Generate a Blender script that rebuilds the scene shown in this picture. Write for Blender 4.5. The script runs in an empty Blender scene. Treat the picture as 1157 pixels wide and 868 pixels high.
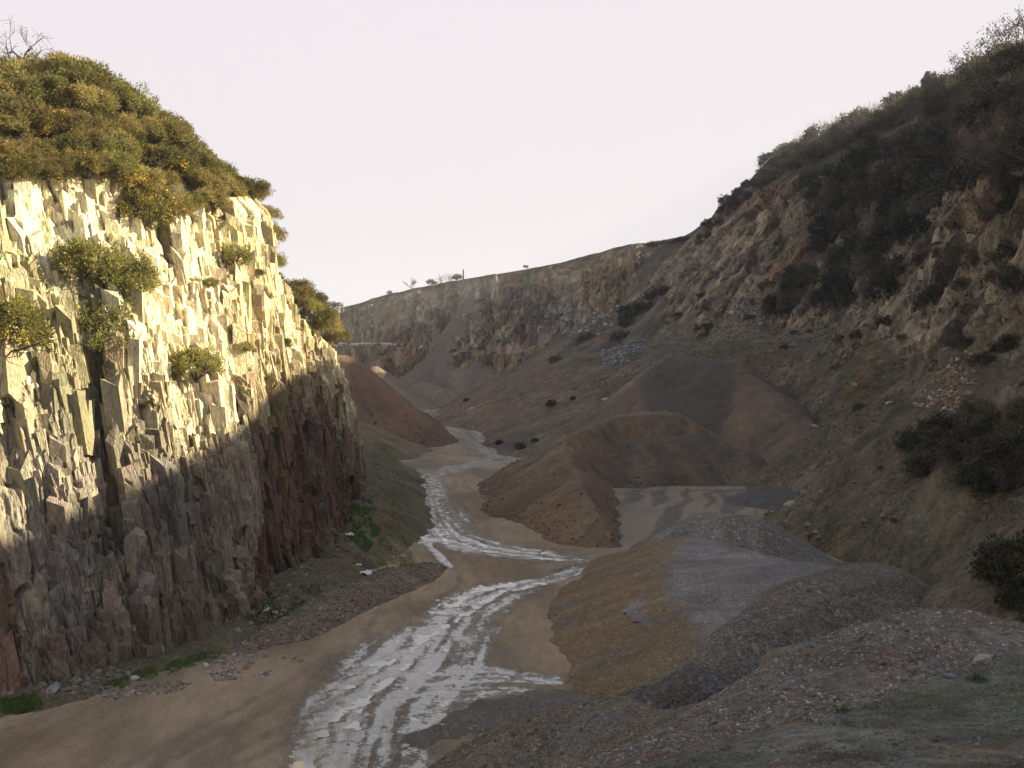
import bpy, math, random
import numpy as np
from mathutils import Vector, Matrix
from mathutils.bvhtree import BVHTree

rng = np.random.default_rng(7)
random.seed(7)
scene = bpy.context.scene
COL = scene.collection

# ------------------------------------------------------------------ camera
F, CX, CY = 1135.0, 578.5, 434.0
CAMZ = 20.0
PITCH = math.atan(34.0 / F)
cd = bpy.data.cameras.new("camera")
cam = bpy.data.objects.new("camera", cd)
COL.objects.link(cam)
cam.location = (0, 0, CAMZ)
cam.rotation_euler = (math.radians(90) - PITCH, 0, 0)
cd.sensor_width = 36.0
cd.lens = 36.0 * F / 1157.0
cd.clip_end = 20000
cd.clip_start = 0.1
scene.camera = cam


def ray(px, py):
    a, b = (px - CX) / F, (CY - py) / F
    return np.array([a, math.cos(PITCH) + b * math.sin(PITCH), -math.sin(PITCH) + b * math.cos(PITCH)])


def at(px, py, Y):
    d = ray(px, py)
    return np.array([0, 0, CAMZ]) + d * (Y / d[1])


def flo(px, py, z=0.0):
    d = ray(px, py)
    return np.array([0, 0, CAMZ]) + d * ((z - CAMZ) / d[2])


def proj(p):
    x, y, z = p[0], p[1], p[2] - CAMZ
    f = y * math.cos(PITCH) - z * math.sin(PITCH)
    u = y * math.sin(PITCH) + z * math.cos(PITCH)
    return CX + F * x / f, CY - F * u / f


# ------------------------------------------------------------------ noise
def hsh(ix, iy, s=0):
    n = (np.asarray(ix).astype(np.int64) * 73856093) ^ (np.asarray(iy).astype(np.int64) * 19349663) ^ (s * 83492791)
    n = n & 0xFFFFFFFF
    n = (((n >> 16) ^ n) * 0x45D9F3B) & 0xFFFFFFFF
    n = (((n >> 16) ^ n) * 0x45D9F3B) & 0xFFFFFFFF
    n = (n >> 16) ^ n
    return (n & 0xFFFFFF) / float(0x1000000)


def vn(x, y, s=0):
    x, y = np.broadcast_arrays(np.asarray(x, float), np.asarray(y, float))
    ix, iy = np.floor(x), np.floor(y)
    fx, fy = x - ix, y - iy
    fx = fx * fx * fx * (fx * (fx * 6 - 15) + 10)
    fy = fy * fy * fy * (fy * (fy * 6 - 15) + 10)
    a, b = hsh(ix, iy, s), hsh(ix + 1, iy, s)
    c, d = hsh(ix, iy + 1, s), hsh(ix + 1, iy + 1, s)
    return ((a + (b - a) * fx) * (1 - fy) + (c + (d - c) * fx) * fy) * 2 - 1


def fbm(x, y, s=0, o=4, g=0.5):
    r, a, t = 0.0, 1.0, 0.0
    for k in range(o):
        r = r + a * vn(np.asarray(x) * 2.03 ** k + 17.3 * k, np.asarray(y) * 2.03 ** k - 9.1 * k, s + k)
        t += a
        a *= g
    return r / t


def cells(x, y, s=0, p=1.6):
    ix, iy = np.floor(x), np.floor(y)
    f1 = np.full(x.shape, 1e9)
    f2 = np.full(x.shape, 1e9)
    bx, by, ci, cj = (np.zeros(x.shape) for _ in range(4))
    for i in (-1, 0, 1):
        for j in (-1, 0, 1):
            gx, gy = ix + i, iy + j
            dx = x - (gx + 0.1 + 0.8 * hsh(gx, gy, s))
            dy = y - (gy + 0.1 + 0.8 * hsh(gx, gy, s + 1))
            d = (np.abs(dx) ** p + np.abs(dy) ** p) ** (1.6 / p)
            m = d < f1
            f2 = np.where(m, f1, np.minimum(f2, d))
            f1 = np.where(m, d, f1)
            bx = np.where(m, dx, bx)
            by = np.where(m, dy, by)
            ci = np.where(m, gx, ci)
            cj = np.where(m, gy, cj)
    return ci, cj, bx, by, f1, f2


def sst(a, b, x):
    t = np.clip((x - a) / (b - a), 0, 1)
    return t * t * (3 - 2 * t)


def mix(a, b, t):
    return a + (b - a) * t


def cmix(c1, c2, t):
    t = np.asarray(t)[..., None]
    return np.asarray(c1) * (1 - t) + np.asarray(c2) * t


# ------------------------------------------------------------------ mesh helpers
def mesh_from(name, V, Q, mat=None, col=None, smooth=True, parent=None, extra=None, nside=4):
    V = np.ascontiguousarray(V, np.float32).reshape(-1, 3)
    Q = np.ascontiguousarray(Q, np.int32).reshape(-1, nside)
    me = bpy.data.meshes.new(name)
    me.vertices.add(len(V))
    me.vertices.foreach_set("co", V.ravel())
    me.loops.add(Q.size)
    me.loops.foreach_set("vertex_index", Q.ravel())
    me.polygons.add(len(Q))
    me.polygons.foreach_set("loop_start", np.arange(0, Q.size, nside, dtype=np.int32))
    me.polygons.foreach_set("loop_total", np.full(len(Q), nside, np.int32))
    me.polygons.foreach_set("use_smooth", np.full(len(Q), bool(smooth)))
    if col is not None:
        at_ = me.color_attributes.new("Col", "FLOAT_COLOR", "POINT")
        c = np.ones((len(V), 4), np.float32)
        c[:, :3] = np.clip(np.asarray(col).reshape(-1, 3), 0.004, 0.9)
        at_.data.foreach_set("color", c.ravel())
    for k, v in (extra or {}).items():
        a = me.attributes.new(k, "FLOAT", "POINT")
        a.data.foreach_set("value", np.ascontiguousarray(v, np.float32).ravel())
    if mat is not None:
        me.materials.append(mat)
    me.update()
    me.validate()
    o = bpy.data.objects.new(name, me)
    COL.objects.link(o)
    if parent is not None:
        o.parent = parent
    return o


def grid_quads(n, m):
    i = np.arange(n - 1)[:, None] * m + np.arange(m - 1)[None, :]
    return np.stack([i, i + m, i + m + 1, i + 1], -1).reshape(-1, 4)


def bvh_of(V, Q):
    return BVHTree.FromPolygons(V.reshape(-1, 3).tolist(), Q.tolist())


def tag(o, label=None, cat=None, group=None, kind=None):
    if label:
        o["label"] = label
    if cat:
        o["category"] = cat
    if group:
        o["group"] = group
    if kind:
        o["kind"] = kind
    return o


def normals_of(P):
    du = np.gradient(P, axis=0)
    dv = np.gradient(P, axis=1)
    n = np.cross(du, dv)
    return n / (np.linalg.norm(n, axis=-1, keepdims=True) + 1e-9)


def catmull(pts, n, t=None):
    """pts (k, ...) -> n samples by Catmull-Rom, even in index space unless t is given"""
    pts = np.asarray(pts, float)
    k = len(pts)
    t = np.linspace(0, k - 1 - 1e-6, n) if t is None else t
    i = t.astype(int)
    f = (t - i).reshape((-1,) + (1,) * (pts.ndim - 1))
    g = lambda j: pts[np.clip(j, 0, k - 1)]
    p0, p1, p2, p3 = g(i - 1), g(i), g(i + 1), g(i + 2)
    return 0.5 * (2 * p1 + (p2 - p0) * f + (2 * p0 - 5 * p1 + 4 * p2 - p3) * f ** 2 + (3 * p1 - p0 - 3 * p2 + p3) * f ** 3)


# ------------------------------------------------------------------ materials
def new_mat(name):
    m = bpy.data.materials.new(name)
    m.use_nodes = True
    nt = m.node_tree
    b = nt.nodes["Principled BSDF"]
    return m, nt, b


def nd(nt, t, **kw):
    n = nt.nodes.new(t)
    for k, v in kw.items():
        if k in n.inputs:
            n.inputs[k].default_value = v
        else:
            setattr(n, k, v)
    return n


def math_n(nt, op, a, b=None, clamp=False):
    n = nt.nodes.new("ShaderNodeMath")
    n.operation = op
    n.use_clamp = clamp
    for i, v in enumerate((a, b)):
        if v is None:
            continue
        if isinstance(v, (int, float)):
            n.inputs[i].default_value = v
        else:
            nt.links.new(v, n.inputs[i])
    return n.outputs[0]


def ramp(nt, fac, a, b, lo=0.0, hi=1.0):
    n = nt.nodes.new("ShaderNodeMapRange")
    n.inputs["From Min"].default_value = a
    n.inputs["From Max"].default_value = b
    n.inputs["To Min"].default_value = lo
    n.inputs["To Max"].default_value = hi
    nt.links.new(fac, n.inputs["Value"])
    return n.outputs[0]


def noise_n(nt, vec, scale, detail=4.0, rough=0.6):
    n = nt.nodes.new("ShaderNodeTexNoise")
    n.inputs["Scale"].default_value = scale
    n.inputs["Detail"].default_value = detail
    n.inputs["Roughness"].default_value = rough
    nt.links.new(vec, n.inputs["Vector"])
    return n.outputs["Fac"]


def mapped(nt, vec, scale=(1, 1, 1), rot=(0, 0, 0)):
    n = nt.nodes.new("ShaderNodeMapping")
    n.inputs["Scale"].default_value = scale
    n.inputs["Rotation"].default_value = rot
    nt.links.new(vec, n.inputs["Vector"])
    return n.outputs[0]


def vmul(nt, col, fac):
    n = nt.nodes.new("ShaderNodeVectorMath")
    n.operation = "SCALE"
    nt.links.new(col, n.inputs[0])
    nt.links.new(fac, n.inputs["Scale"])
    return n.outputs[0]


def earth_mat(name, scales=(0.15, 1.2, 7.0), amps=(0.5, 0.5, 0.5), bump=(3.0, 0.15, 14.0, 0.05),
              speck=None, rough=0.95, crack=None, spec=0.2, aniso=(1, 1, 1)):
    """albedo from the mesh's Col attribute, broken by noise; speck=(scale, amount): gravel grains; crack=(scale, depth): jointed rock"""
    m, nt, b = new_mat(name)
    L = nt.links
    tc = nd(nt, "ShaderNodeTexCoord").outputs["Object"]
    av = mapped(nt, tc, aniso)
    attr = nd(nt, "ShaderNodeAttribute", attribute_name="Col").outputs["Color"]
    col = attr
    for s, a in zip(scales, amps):
        f = noise_n(nt, av, s, 5.0, 0.65)
        col = vmul(nt, col, ramp(nt, f, 0.25, 0.75, 1 - a, 1 + a))
    h = None
    if speck:
        v = nd(nt, "ShaderNodeTexVoronoi", Scale=speck[0])
        L.new(tc, v.inputs["Vector"])
        sep = nd(nt, "ShaderNodeSeparateColor")
        L.new(v.outputs["Color"], sep.inputs[0])
        col = vmul(nt, col, ramp(nt, sep.outputs[0], 0, 1, 1 - speck[1], 1 + speck[1]))
        h = math_n(nt, "MULTIPLY", v.outputs["Distance"], -speck[2])
        v2 = nd(nt, "ShaderNodeTexVoronoi", Scale=speck[0] * 0.37)
        L.new(tc, v2.inputs["Vector"])
        sep2 = nd(nt, "ShaderNodeSeparateColor")
        L.new(v2.outputs["Color"], sep2.inputs[0])
        pale_grain = ramp(nt, sep2.outputs[1], 0.9, 0.96, 1.0, 1.0 + speck[1])  # a few coarser grains paler at random
        col = vmul(nt, col, pale_grain)
    if crack:
        v = nd(nt, "ShaderNodeTexVoronoi", Scale=crack[0], feature="DISTANCE_TO_EDGE")
        warp = nt.nodes.new("ShaderNodeMixRGB")
        warp.blend_type = "ADD"
        warp.inputs[0].default_value = crack[2]
        L.new(av, warp.inputs[1])
        nz = nd(nt, "ShaderNodeTexNoise", Scale=crack[0] * 0.7)
        L.new(av, nz.inputs["Vector"])
        L.new(nz.outputs["Color"], warp.inputs[2])
        L.new(warp.outputs[0], v.inputs["Vector"])
        v3 = nd(nt, "ShaderNodeTexVoronoi", Scale=crack[0])
        L.new(warp.outputs[0], v3.inputs["Vector"])
        sep = nd(nt, "ShaderNodeSeparateColor")
        L.new(v3.outputs["Color"], sep.inputs[0])
        col = vmul(nt, col, ramp(nt, sep.outputs[0], 0, 1, 1 - crack[3], 1 + crack[3]))
        e = ramp(nt, v.outputs["Distance"], 0.0, 0.12, 0.0, 1.0)
        h = math_n(nt, "ADD", math_n(nt, "MULTIPLY", e, crack[1]), math_n(nt, "MULTIPLY", sep.outputs[1], crack[1] * 2.0))
    n1 = math_n(nt, "MULTIPLY", noise_n(nt, av, bump[0], 6.0, 0.7), bump[1] * 2)
    n2 = math_n(nt, "MULTIPLY", noise_n(nt, av, bump[2], 4.0, 0.7), bump[3] * 2)
    hh = math_n(nt, "ADD", n1, n2)
    if h is not None:
        hh = math_n(nt, "ADD", hh, h)
    bp = nd(nt, "ShaderNodeBump", Strength=1.0, Distance=1.0)
    L.new(hh, bp.inputs["Height"])
    L.new(bp.outputs[0], b.inputs["Normal"])
    L.new(col, b.inputs["Base Color"])
    b.inputs["Roughness"].default_value = rough
    b.inputs["Specular IOR Level"].default_value = spec
    return m


def leaf_mat(name, c1, c2, c3=None, rough=0.7, trans=0.25):
    m, nt, b = new_mat(name)
    L = nt.links
    g = nd(nt, "ShaderNodeNewGeometry")
    oi = nd(nt, "ShaderNodeObjectInfo")
    r = nd(nt, "ShaderNodeValToRGB")
    r.color_ramp.elements[0].color = (*c1, 1)
    r.color_ramp.elements[1].color = (*c2, 1)
    if c3:
        e = r.color_ramp.elements.new(0.9)
        e.color = (*c3, 1)
        r.color_ramp.elements[1].position = 0.75
        r.color_ramp.elements[2].position = 1.0
    L.new(g.outputs["Random Per Island"], r.inputs[0])
    col = vmul(nt, r.outputs[0], ramp(nt, oi.outputs["Random"], 0, 1, 0.6, 1.5))
    tc = nd(nt, "ShaderNodeTexCoord").outputs["Object"]
    col = vmul(nt, col, ramp(nt, noise_n(nt, tc, 0.9, 2.0), 0.3, 0.7, 0.7, 1.3))
    L.new(col, b.inputs["Base Color"])
    b.inputs["Roughness"].default_value = rough
    b.inputs["Specular IOR Level"].default_value = 0.2
    t = nd(nt, "ShaderNodeBsdfTranslucent")
    L.new(col, t.inputs["Color"])
    mx = nd(nt, "ShaderNodeMixShader", Fac=trans)
    L.new(b.outputs[0], mx.inputs[1])
    L.new(t.outputs[0], mx.inputs[2])
    L.new(mx.outputs[0], nt.nodes["Material Output"].inputs["Surface"])
    return m


def plain_mat(name, c, rough=0.9, var=0.3, scale=3.0, bump=0.02):
    m, nt, b = new_mat(name)
    L = nt.links
    tc = nd(nt, "ShaderNodeTexCoord").outputs["Object"]
    oi = nd(nt, "ShaderNodeObjectInfo")
    rgb = nd(nt, "ShaderNodeRGB")
    rgb.outputs[0].default_value = (*c, 1)
    col = vmul(nt, rgb.outputs[0], ramp(nt, noise_n(nt, tc, scale), 0.25, 0.75, 1 - var, 1 + var))
    col = vmul(nt, col, ramp(nt, oi.outputs["Random"], 0, 1, 0.75, 1.25))
    L.new(col, b.inputs["Base Color"])
    b.inputs["Roughness"].default_value = rough
    b.inputs["Specular IOR Level"].default_value = 0.2
    bp = nd(nt, "ShaderNodeBump", Strength=0.8, Distance=bump)
    L.new(noise_n(nt, tc, scale * 4, 6), bp.inputs["Height"])
    L.new(bp.outputs[0], b.inputs["Normal"])
    return m


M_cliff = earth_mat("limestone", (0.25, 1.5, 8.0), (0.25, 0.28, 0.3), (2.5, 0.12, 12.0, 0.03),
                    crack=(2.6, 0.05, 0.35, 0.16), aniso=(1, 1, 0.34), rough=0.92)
M_hill = earth_mat("hill_earth", (0.08, 0.6, 2.6), (0.3, 0.5, 0.6), (0.8, 0.35, 4.0, 0.14),
                   crack=(0.45, 0.16, 0.8, 0.2), aniso=(1, 1, 0.6))
M_far = earth_mat("far_rock", (0.05, 0.3, 1.6), (0.25, 0.3, 0.4), (0.5, 0.5, 3.0, 0.15),
                  crack=(0.28, 0.5, 1.0, 0.4), aniso=(1, 1, 0.35))
M_soil = earth_mat("spoil_earth", (0.12, 0.9, 5.0), (0.2, 0.25, 0.3), (1.2, 0.10, 8.0, 0.03))
M_grit = earth_mat("crushed_stone", (0.15, 0.9), (0.15, 0.2), (0.7, 0.08, 6.0, 0.02), speck=(9.0, 0.55, 0.05))
M_grit2 = earth_mat("fine_grit", (0.15, 0.9, 6.0), (0.15, 0.22, 0.25), (0.7, 0.08, 6.0, 0.02), speck=(14.0, 0.4, 0.03))
M_rubble = earth_mat("rubble_earth", (0.4, 2.5, 12.0), (0.2, 0.35, 0.4), (3.0, 0.05, 18.0, 0.012), speck=(14.0, 0.45, 0.03))
M_bank = earth_mat("mossy_bank", (0.5, 2.6, 13.0), (0.35, 0.5, 0.55), (2.5, 0.09, 18.0, 0.03))

# ------------------------------------------------------------------ light
SUN_EL, SUN_AZ = 25.0, 80.0      # azimuth clockwise from +Y
SUN_DIR = np.array([math.sin(math.radians(SUN_AZ)) * math.cos(math.radians(SUN_EL)),
                    math.cos(math.radians(SUN_AZ)) * math.cos(math.radians(SUN_EL)),
                    math.sin(math.radians(SUN_EL))])
w = bpy.data.worlds.new("World")
scene.world = w
w.use_nodes = True
nt = w.node_tree
bg = nt.nodes["Background"]
sky = nt.nodes.new("ShaderNodeTexSky")
sky.sky_type = "NISHITA"
sky.sun_disc = False
sky.sun_elevation = math.radians(SUN_EL)
sky.sun_rotation = math.radians(SUN_AZ)
sky.air_density = 1.0
sky.dust_density = 2.0
# thin bright cloud veil: the Nishita blue is mixed towards white and levelled off
veil = nt.nodes.new("ShaderNodeMixRGB")
wtc = nt.nodes.new("ShaderNodeTexCoord")
wsp = nt.nodes.new("ShaderNodeSeparateXYZ")
nt.links.new(wtc.outputs["Generated"], wsp.inputs[0])
wmr = nt.nodes.new("ShaderNodeMapRange")
wmr.interpolation_type = "SMOOTHSTEP"
wmr.inputs["From Min"].default_value = 0.36
wmr.inputs["From Max"].default_value = 0.80
wmr.inputs["To Min"].default_value = 1.0
wmr.inputs["To Max"].default_value = 0.10
nt.links.new(wsp.outputs[2], wmr.inputs["Value"])
nt.links.new(wmr.outputs[0], veil.inputs[0])
nt.links.new(sky.outputs[0], veil.inputs[1])
veil.inputs[2].default_value = (6.0, 5.75, 6.0, 1)
cap = nt.nodes.new("ShaderNodeVectorMath")
cap.operation = "MINIMUM"
nt.links.new(veil.outputs[0], cap.inputs[0])
cap.inputs[1].default_value = (3.52, 3.32, 3.50)
nt.links.new(cap.outputs[0], bg.inputs["Color"])
bg.inputs["Strength"].default_value = 0.08
sl = bpy.data.lights.new("sun", "SUN")
sl.energy = 5.0
sl.angle = math.radians(0.6)
sl.color = (1.0, 0.87, 0.58)
so = bpy.data.objects.new("sun", sl)
COL.objects.link(so)
so.rotation_euler = Vector(SUN_DIR).to_track_quat("Z", "Y").to_euler()
so.location = (60, 0, 120)
scene.view_settings.view_transform = "Standard"
scene.view_settings.look = "None"
scene.view_settings.gamma = 1.0
scene.view_settings.use_curve_mapping = False
scene.view_settings.exposure = 1.6
scene.render.engine = "CYCLES"
scene.cycles.max_bounces = 5
scene.cycles.diffuse_bounces = 3
scene.cycles.glossy_bounces = 3
scene.cycles.transparent_max_bounces = 6
scene.cycles.volume_bounces = 0

# ------------------------------------------------------------------ air
hv = np.array([(x, y, z) for z in (-6, 125) for x, y in ((-1500, -1500), (1500, -1500), (1500, 1500), (-1500, 1500))], float)
hzm, hnt, hb = new_mat("pale_air")
hnt.nodes.remove(hb)
pv = hnt.nodes.new("ShaderNodeVolumePrincipled")
pv.inputs["Color"].default_value = (0.90, 0.93, 1.0, 1)
pv.inputs["Density"].default_value = 0.00018
pv.inputs["Anisotropy"].default_value = 0.2
hnt.links.new(pv.outputs[0], hnt.nodes["Material Output"].inputs["Volume"])
tag(mesh_from("haze", hv, np.array([(3, 2, 1, 0), (4, 5, 6, 7), (0, 1, 5, 4), (1, 2, 6, 5), (2, 3, 7, 6), (3, 0, 4, 7)]), hzm, smooth=False), kind="stuff")

# ------------------------------------------------------------------ ground sheet
gm = earth_mat("far_ground", (0.02, 0.2), (0.2, 0.2))
gx = np.linspace(-1490, 1490, 41)
gp = np.stack(np.meshgrid(gx, gx, indexing="ij") + [np.full((41, 41), -4.0)], -1)
tag(mesh_from("ground", gp, grid_quads(41, 41), gm, np.full((41 * 41, 3), (0.10, 0.10, 0.06))), kind="structure")

# ------------------------------------------------------------------ quarry floor with road
WET_LINES = [  # pixel polyline on the floor, half-width in metres, weight
    ([(400, 880), (430, 800), (480, 750), (500, 715)], [4.4, 5.4, 6.6, 5.0], 1.0),
    ([(500, 715), (520, 690), (560, 668), (620, 655), (680, 634)], [4.2, 3.5, 3.2, 1.8, 0.6], 0.95),
    ([(490, 765), (560, 762), (625, 768)], [3.0, 2.6, 1.2], 1.0),
    ([(470, 790), (540, 780), (600, 778)], [1.5, 1.6, .8], .9),
    ([(520, 740), (580, 735)], [1.2, .8], .75),
    ([(430, 690), (410, 715)], [0.7, 0.5], 0.7),
    ([(660, 632), (600, 626), (550, 618), (510, 606), (492, 585), (484, 560), (480, 540)], [0.8, 2.8, 4.0, 4.4, 4.5, 4.0, 2.0], 1.0),
    ([(472, 545), (469, 590), (482, 615), (508, 640)], [0.7, 0.9, 0.9, 0.8], 1.0),
    ([(484, 540), (520, 527), (545, 524), (572, 519)], [2.5, 3.0, 4.0, 4.0], 0.85),
    ([(572, 519), (556, 503), (530, 490), (508, 477), (492, 466)], [3.5, 5.0, 5.5, 5.5, 5.0], 0.75),
    ([(460, 519), (485, 516)], [1.2, 0.8], 0.8),
    ([(470, 868), (510, 858)], [1.2, 0.6], 0.8),
]


def seg_field(X, Y, pts, rad):
    """nearest-distance / radius to a polyline and the arc position"""
    best = np.full(X.shape, 1e9)
    sp = np.zeros(X.shape)
    side = np.zeros(X.shape)
    acc = 0.0
    for (a, ra), (b, rb) in zip(list(zip(pts, rad))[:-1], list(zip(pts, rad))[1:]):
        d = b[:2] - a[:2]
        L = np.hypot(*d)
        t = np.clip(((X - a[0]) * d[0] + (Y - a[1]) * d[1]) / (L * L), 0, 1)
        qx, qy = a[0] + t * d[0], a[1] + t * d[1]
        dist = np.hypot(X - qx, Y - qy) / (ra + (rb - ra) * t)
        sd = ((X - a[0]) * d[1] - (Y - a[1]) * d[0]) / L
        m = dist < best
        best = np.where(m, dist, best)
        sp = np.where(m, acc + t * L, sp)
        side = np.where(m, sd, side)
        acc += L
    return best, sp, side


ny, nx = 760, 520
ys = 34 * (440 / 34.0) ** np.linspace(0, 1, ny)
FX = np.linspace(-1, 1, nx)[None, :] * (34 + ys[:, None] * 0.30) - 2 - ys[:, None] * 0.03
FY = np.repeat(ys[:, None], nx, 1)
wet = np.zeros(FX.shape)
rut = np.zeros(FX.shape)
for pp, rr, wt in WET_LINES:
    P = [flo(*p) for p in pp]
    dist, sp, sd = seg_field(FX, FY, P, rr)
    core = wt * (1 - sst(0.3, 1.45, dist + 0.45 * fbm(FX * 0.35, FY * 0.12, 5)))
    streak = 0.5 + 0.75 * fbm(sd * 0.9 + 1.5 * fbm(FX * .08, FY * .05, 31), sp * 0.06, 11, 5, 0.7)
    lines = vn(sd * 1.7 + .8 * vn(sp * .08, sp * 0, 35), sp * 0.035, 36) + 0.7 * vn(sd * 4.0, sp * 0.06, 37)
    streak = streak + 0.45 * lines
    wet = np.maximum(wet, core * np.clip(0.56 + 0.75 * streak, 0, 1.15))
    rut = np.maximum(rut, core * sst(0.42, 0.62, streak))
patch = 0.5 + 0.5 * fbm(FX * 0.45, FY * 0.22, 21, 4)
FZ = 0.05 * fbm(FX * 0.10, FY * 0.06, 3) + 0.03 * fbm(FX * 0.9, FY * 0.45, 4, 4) - 0.115 * np.clip(wet, 0, 1.1) \
    + np.clip(0.3 + wet, 0, 1) * (0.07 * fbm(FX * 0.9 + FY * .1, FY * 0.8, 8, 3) + 0.06 * fbm(FX * 2.2, FY * 2.4, 9, 3))
track = np.zeros(FX.shape)
for off in (-3.0, -1.2, 1.4, 3.1):
    P = [flo(*p) + np.array([off * (0.9 + 0.1 * (k % 2)), 0, 0]) for k, p in enumerate([(200, 868), (330, 800), (470, 715), (560, 660), (530, 610), (510, 570), (500, 530), (520, 500), (500, 470)])]
    dist, sp, sd = seg_field(FX, FY, P, [0.35] * 9)
    track = np.maximum(track, (1 - sst(0.5, 1.4, dist)) * (0.4 + 0.6 * sst(-.2, .3, fbm(sp * .1, sp * .02 + off, 77, 2))))
FZ -= 0.05 * track
tone = 0.5 + 0.5 * fbm(FX * 0.18, FY * 0.10, 40, 5)
dry = cmix((0.225, 0.163, 0.10), (0.335, 0.255, 0.163), sst(0.25, 0.75, tone))
dry = cmix(dry, (0.20, 0.155, 0.105), 0.55 * track)
dry = cmix(dry, (0.17, 0.14, 0.10), 0.6 * sst(0.1, 0.4, fbm(FX * .25 + FY * .05, FY * .06, 51, 4)))
bayd, bsp, bsd = seg_field(FX, FY, [np.array(p_, float) for p_ in [(7, 95), (15.5, 103), (21, 122), (27, 146), (35, 148)]], [5, 6, 9, 11, 11])
bay = 1 - sst(.75, 1.1, bayd)
dry = cmix(dry, (0.26, 0.205, 0.145), bay)
dry = cmix(dry, (0.15, 0.125, 0.095), bay * sst(.1, .3, vn(bsd * .9 + .6 * vn(bsp * .15, bsp * 0, 81), bsp * .06, 82)))
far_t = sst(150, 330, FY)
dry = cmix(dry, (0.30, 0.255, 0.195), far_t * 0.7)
edge_d = sst(-15.5, -23, FX - (FY - 60) * 0.12)
fcol = cmix(dry, (0.19, 0.155, 0.11), np.clip(wet, 0, 1) * 0.8)


def floor_mat():
    m, nt, b = new_mat("wet_mud")
    L = nt.links
    tc = nd(nt, "ShaderNodeTexCoord").outputs["Object"]
    sv = mapped(nt, tc, (1.0, 0.35, 1.0))
    col = nd(nt, "ShaderNodeAttribute", attribute_name="Col").outputs["Color"]
    for s, a in ((0.3, 0.18), (1.6, 0.2), (9.0, 0.22)):
        col = vmul(nt, col, ramp(nt, noise_n(nt, sv, s, 5.0, 0.65), 0.25, 0.75, 1 - a, 1 + a))
    wt = nd(nt, "ShaderNodeAttribute", attribute_name="wet").outputs["Fac"]
    n = math_n(nt, "ADD", math_n(nt, "MULTIPLY", noise_n(nt, mapped(nt, tc, (1.0, 0.8, 1.0)), 0.8, 8.0, 0.75), 0.55), math_n(nt, "MULTIPLY", noise_n(nt, mapped(nt, tc, (0.8, 1.3, 1.0)), 3.6, 5.0, 0.75), 0.45))
    wv = math_n(nt, "ADD", wt, ramp(nt, n, 0.3, 0.7, -0.55, 0.55))
    wr = ramp(nt, wv, 0.38, 0.75, 0.0, 1.0)
    L.new(col, b.inputs["Base Color"])
    L.new(ramp(nt, wr, 0, 0.7, 0.9, 0.10), b.inputs["Roughness"])
    L.new(ramp(nt, wr, 0, 1, 0.15, 0.9), b.inputs["Specular IOR Level"])
    L.new(ramp(nt, wr, 0, 1, 1.4, 1.95), b.inputs["IOR"])
    b.inputs["Specular Tint"].default_value = (0.74, 0.91, 1.0, 1)
    h = math_n(nt, "ADD", math_n(nt, "MULTIPLY", noise_n(nt, sv, 2.0, 6.0, 0.7), 0.16), math_n(nt, "MULTIPLY", noise_n(nt, tc, 10.0, 4.0, 0.7), 0.03))
    bp = nd(nt, "ShaderNodeBump", Strength=1.0, Distance=1.0)
    L.new(math_n(nt, "MULTIPLY", h, ramp(nt, wr, 0, 1, 1.0, 0.28)), bp.inputs["Height"])
    L.new(bp.outputs[0], b.inputs["Normal"])
    return m


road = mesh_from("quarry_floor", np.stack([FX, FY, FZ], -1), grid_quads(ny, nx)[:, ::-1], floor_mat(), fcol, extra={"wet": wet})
tag(road, kind="structure")


def water_mat():
    m, nt, b = new_mat("muddy_water")
    L = nt.links
    tc = nd(nt, "ShaderNodeTexCoord").outputs["Object"]
    rgb = nd(nt, "ShaderNodeRGB")
    rgb.outputs[0].default_value = (0.30, 0.29, 0.26, 1)
    L.new(vmul(nt, rgb.outputs[0], ramp(nt, noise_n(nt, tc, 0.3), 0.3, 0.7, 0.8, 1.2)), b.inputs["Base Color"])
    b.inputs["Roughness"].default_value = 0.04
    b.inputs["IOR"].default_value = 1.9
    b.inputs["Specular IOR Level"].default_value = 0.8
    bp = nd(nt, "ShaderNodeBump", Strength=0.12, Distance=0.02)
    L.new(noise_n(nt, tc, 5.0, 3.0), bp.inputs["Height"])
    L.new(bp.outputs[0], b.inputs["Normal"])
    return m


wv_ = np.stack(np.meshgrid(np.linspace(-34, 26, 2), np.linspace(42, 380, 2), indexing="ij") + [np.full((2, 2), -0.142)], -1)
tag(mesh_from("water", wv_, grid_quads(2, 2), water_mat()), kind="structure")


# ------------------------------------------------------------------ jointed rock relief
def rock_relief(u, v, seed, sizes, amps, lean=0.15):
    """blocky jointed relief in metres on a face with coordinates u (along) and v (up)"""
    u = u + lean * v + 0.8 * fbm(u * .12, v * .08, seed + 90, 3)
    d = np.zeros(u.shape)
    hue = np.zeros(u.shape)
    crack = np.ones(u.shape)
    for k, ((su, sv_), a) in enumerate(zip(sizes, amps)):
        wu = u / su + 0.25 * fbm(u / su * .7, v / sv_ * .7, seed + 50 + k, 2)
        ci, cj, bx, by, f1, f2 = cells(wu, v / sv_, seed + 10 * k, 3.5)
        r = hsh(ci, cj, seed + 5 + k) - 0.5
        tx = hsh(ci, cj, seed + 6 + k) - 0.5
        ty = hsh(ci, cj, seed + 7 + k) - 0.5
        d = d + a * (1.6 * r + 1.3 * tx * bx + 0.9 * ty * by)
        hue = hue + (hsh(ci, cj, seed + 8 + k) - 0.5) * (0.5 if k else 0.9)
        if k < 2:
            crack = np.minimum(crack, sst(0.0, 0.07, f2 - f1))
    return d, hue, crack


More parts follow.
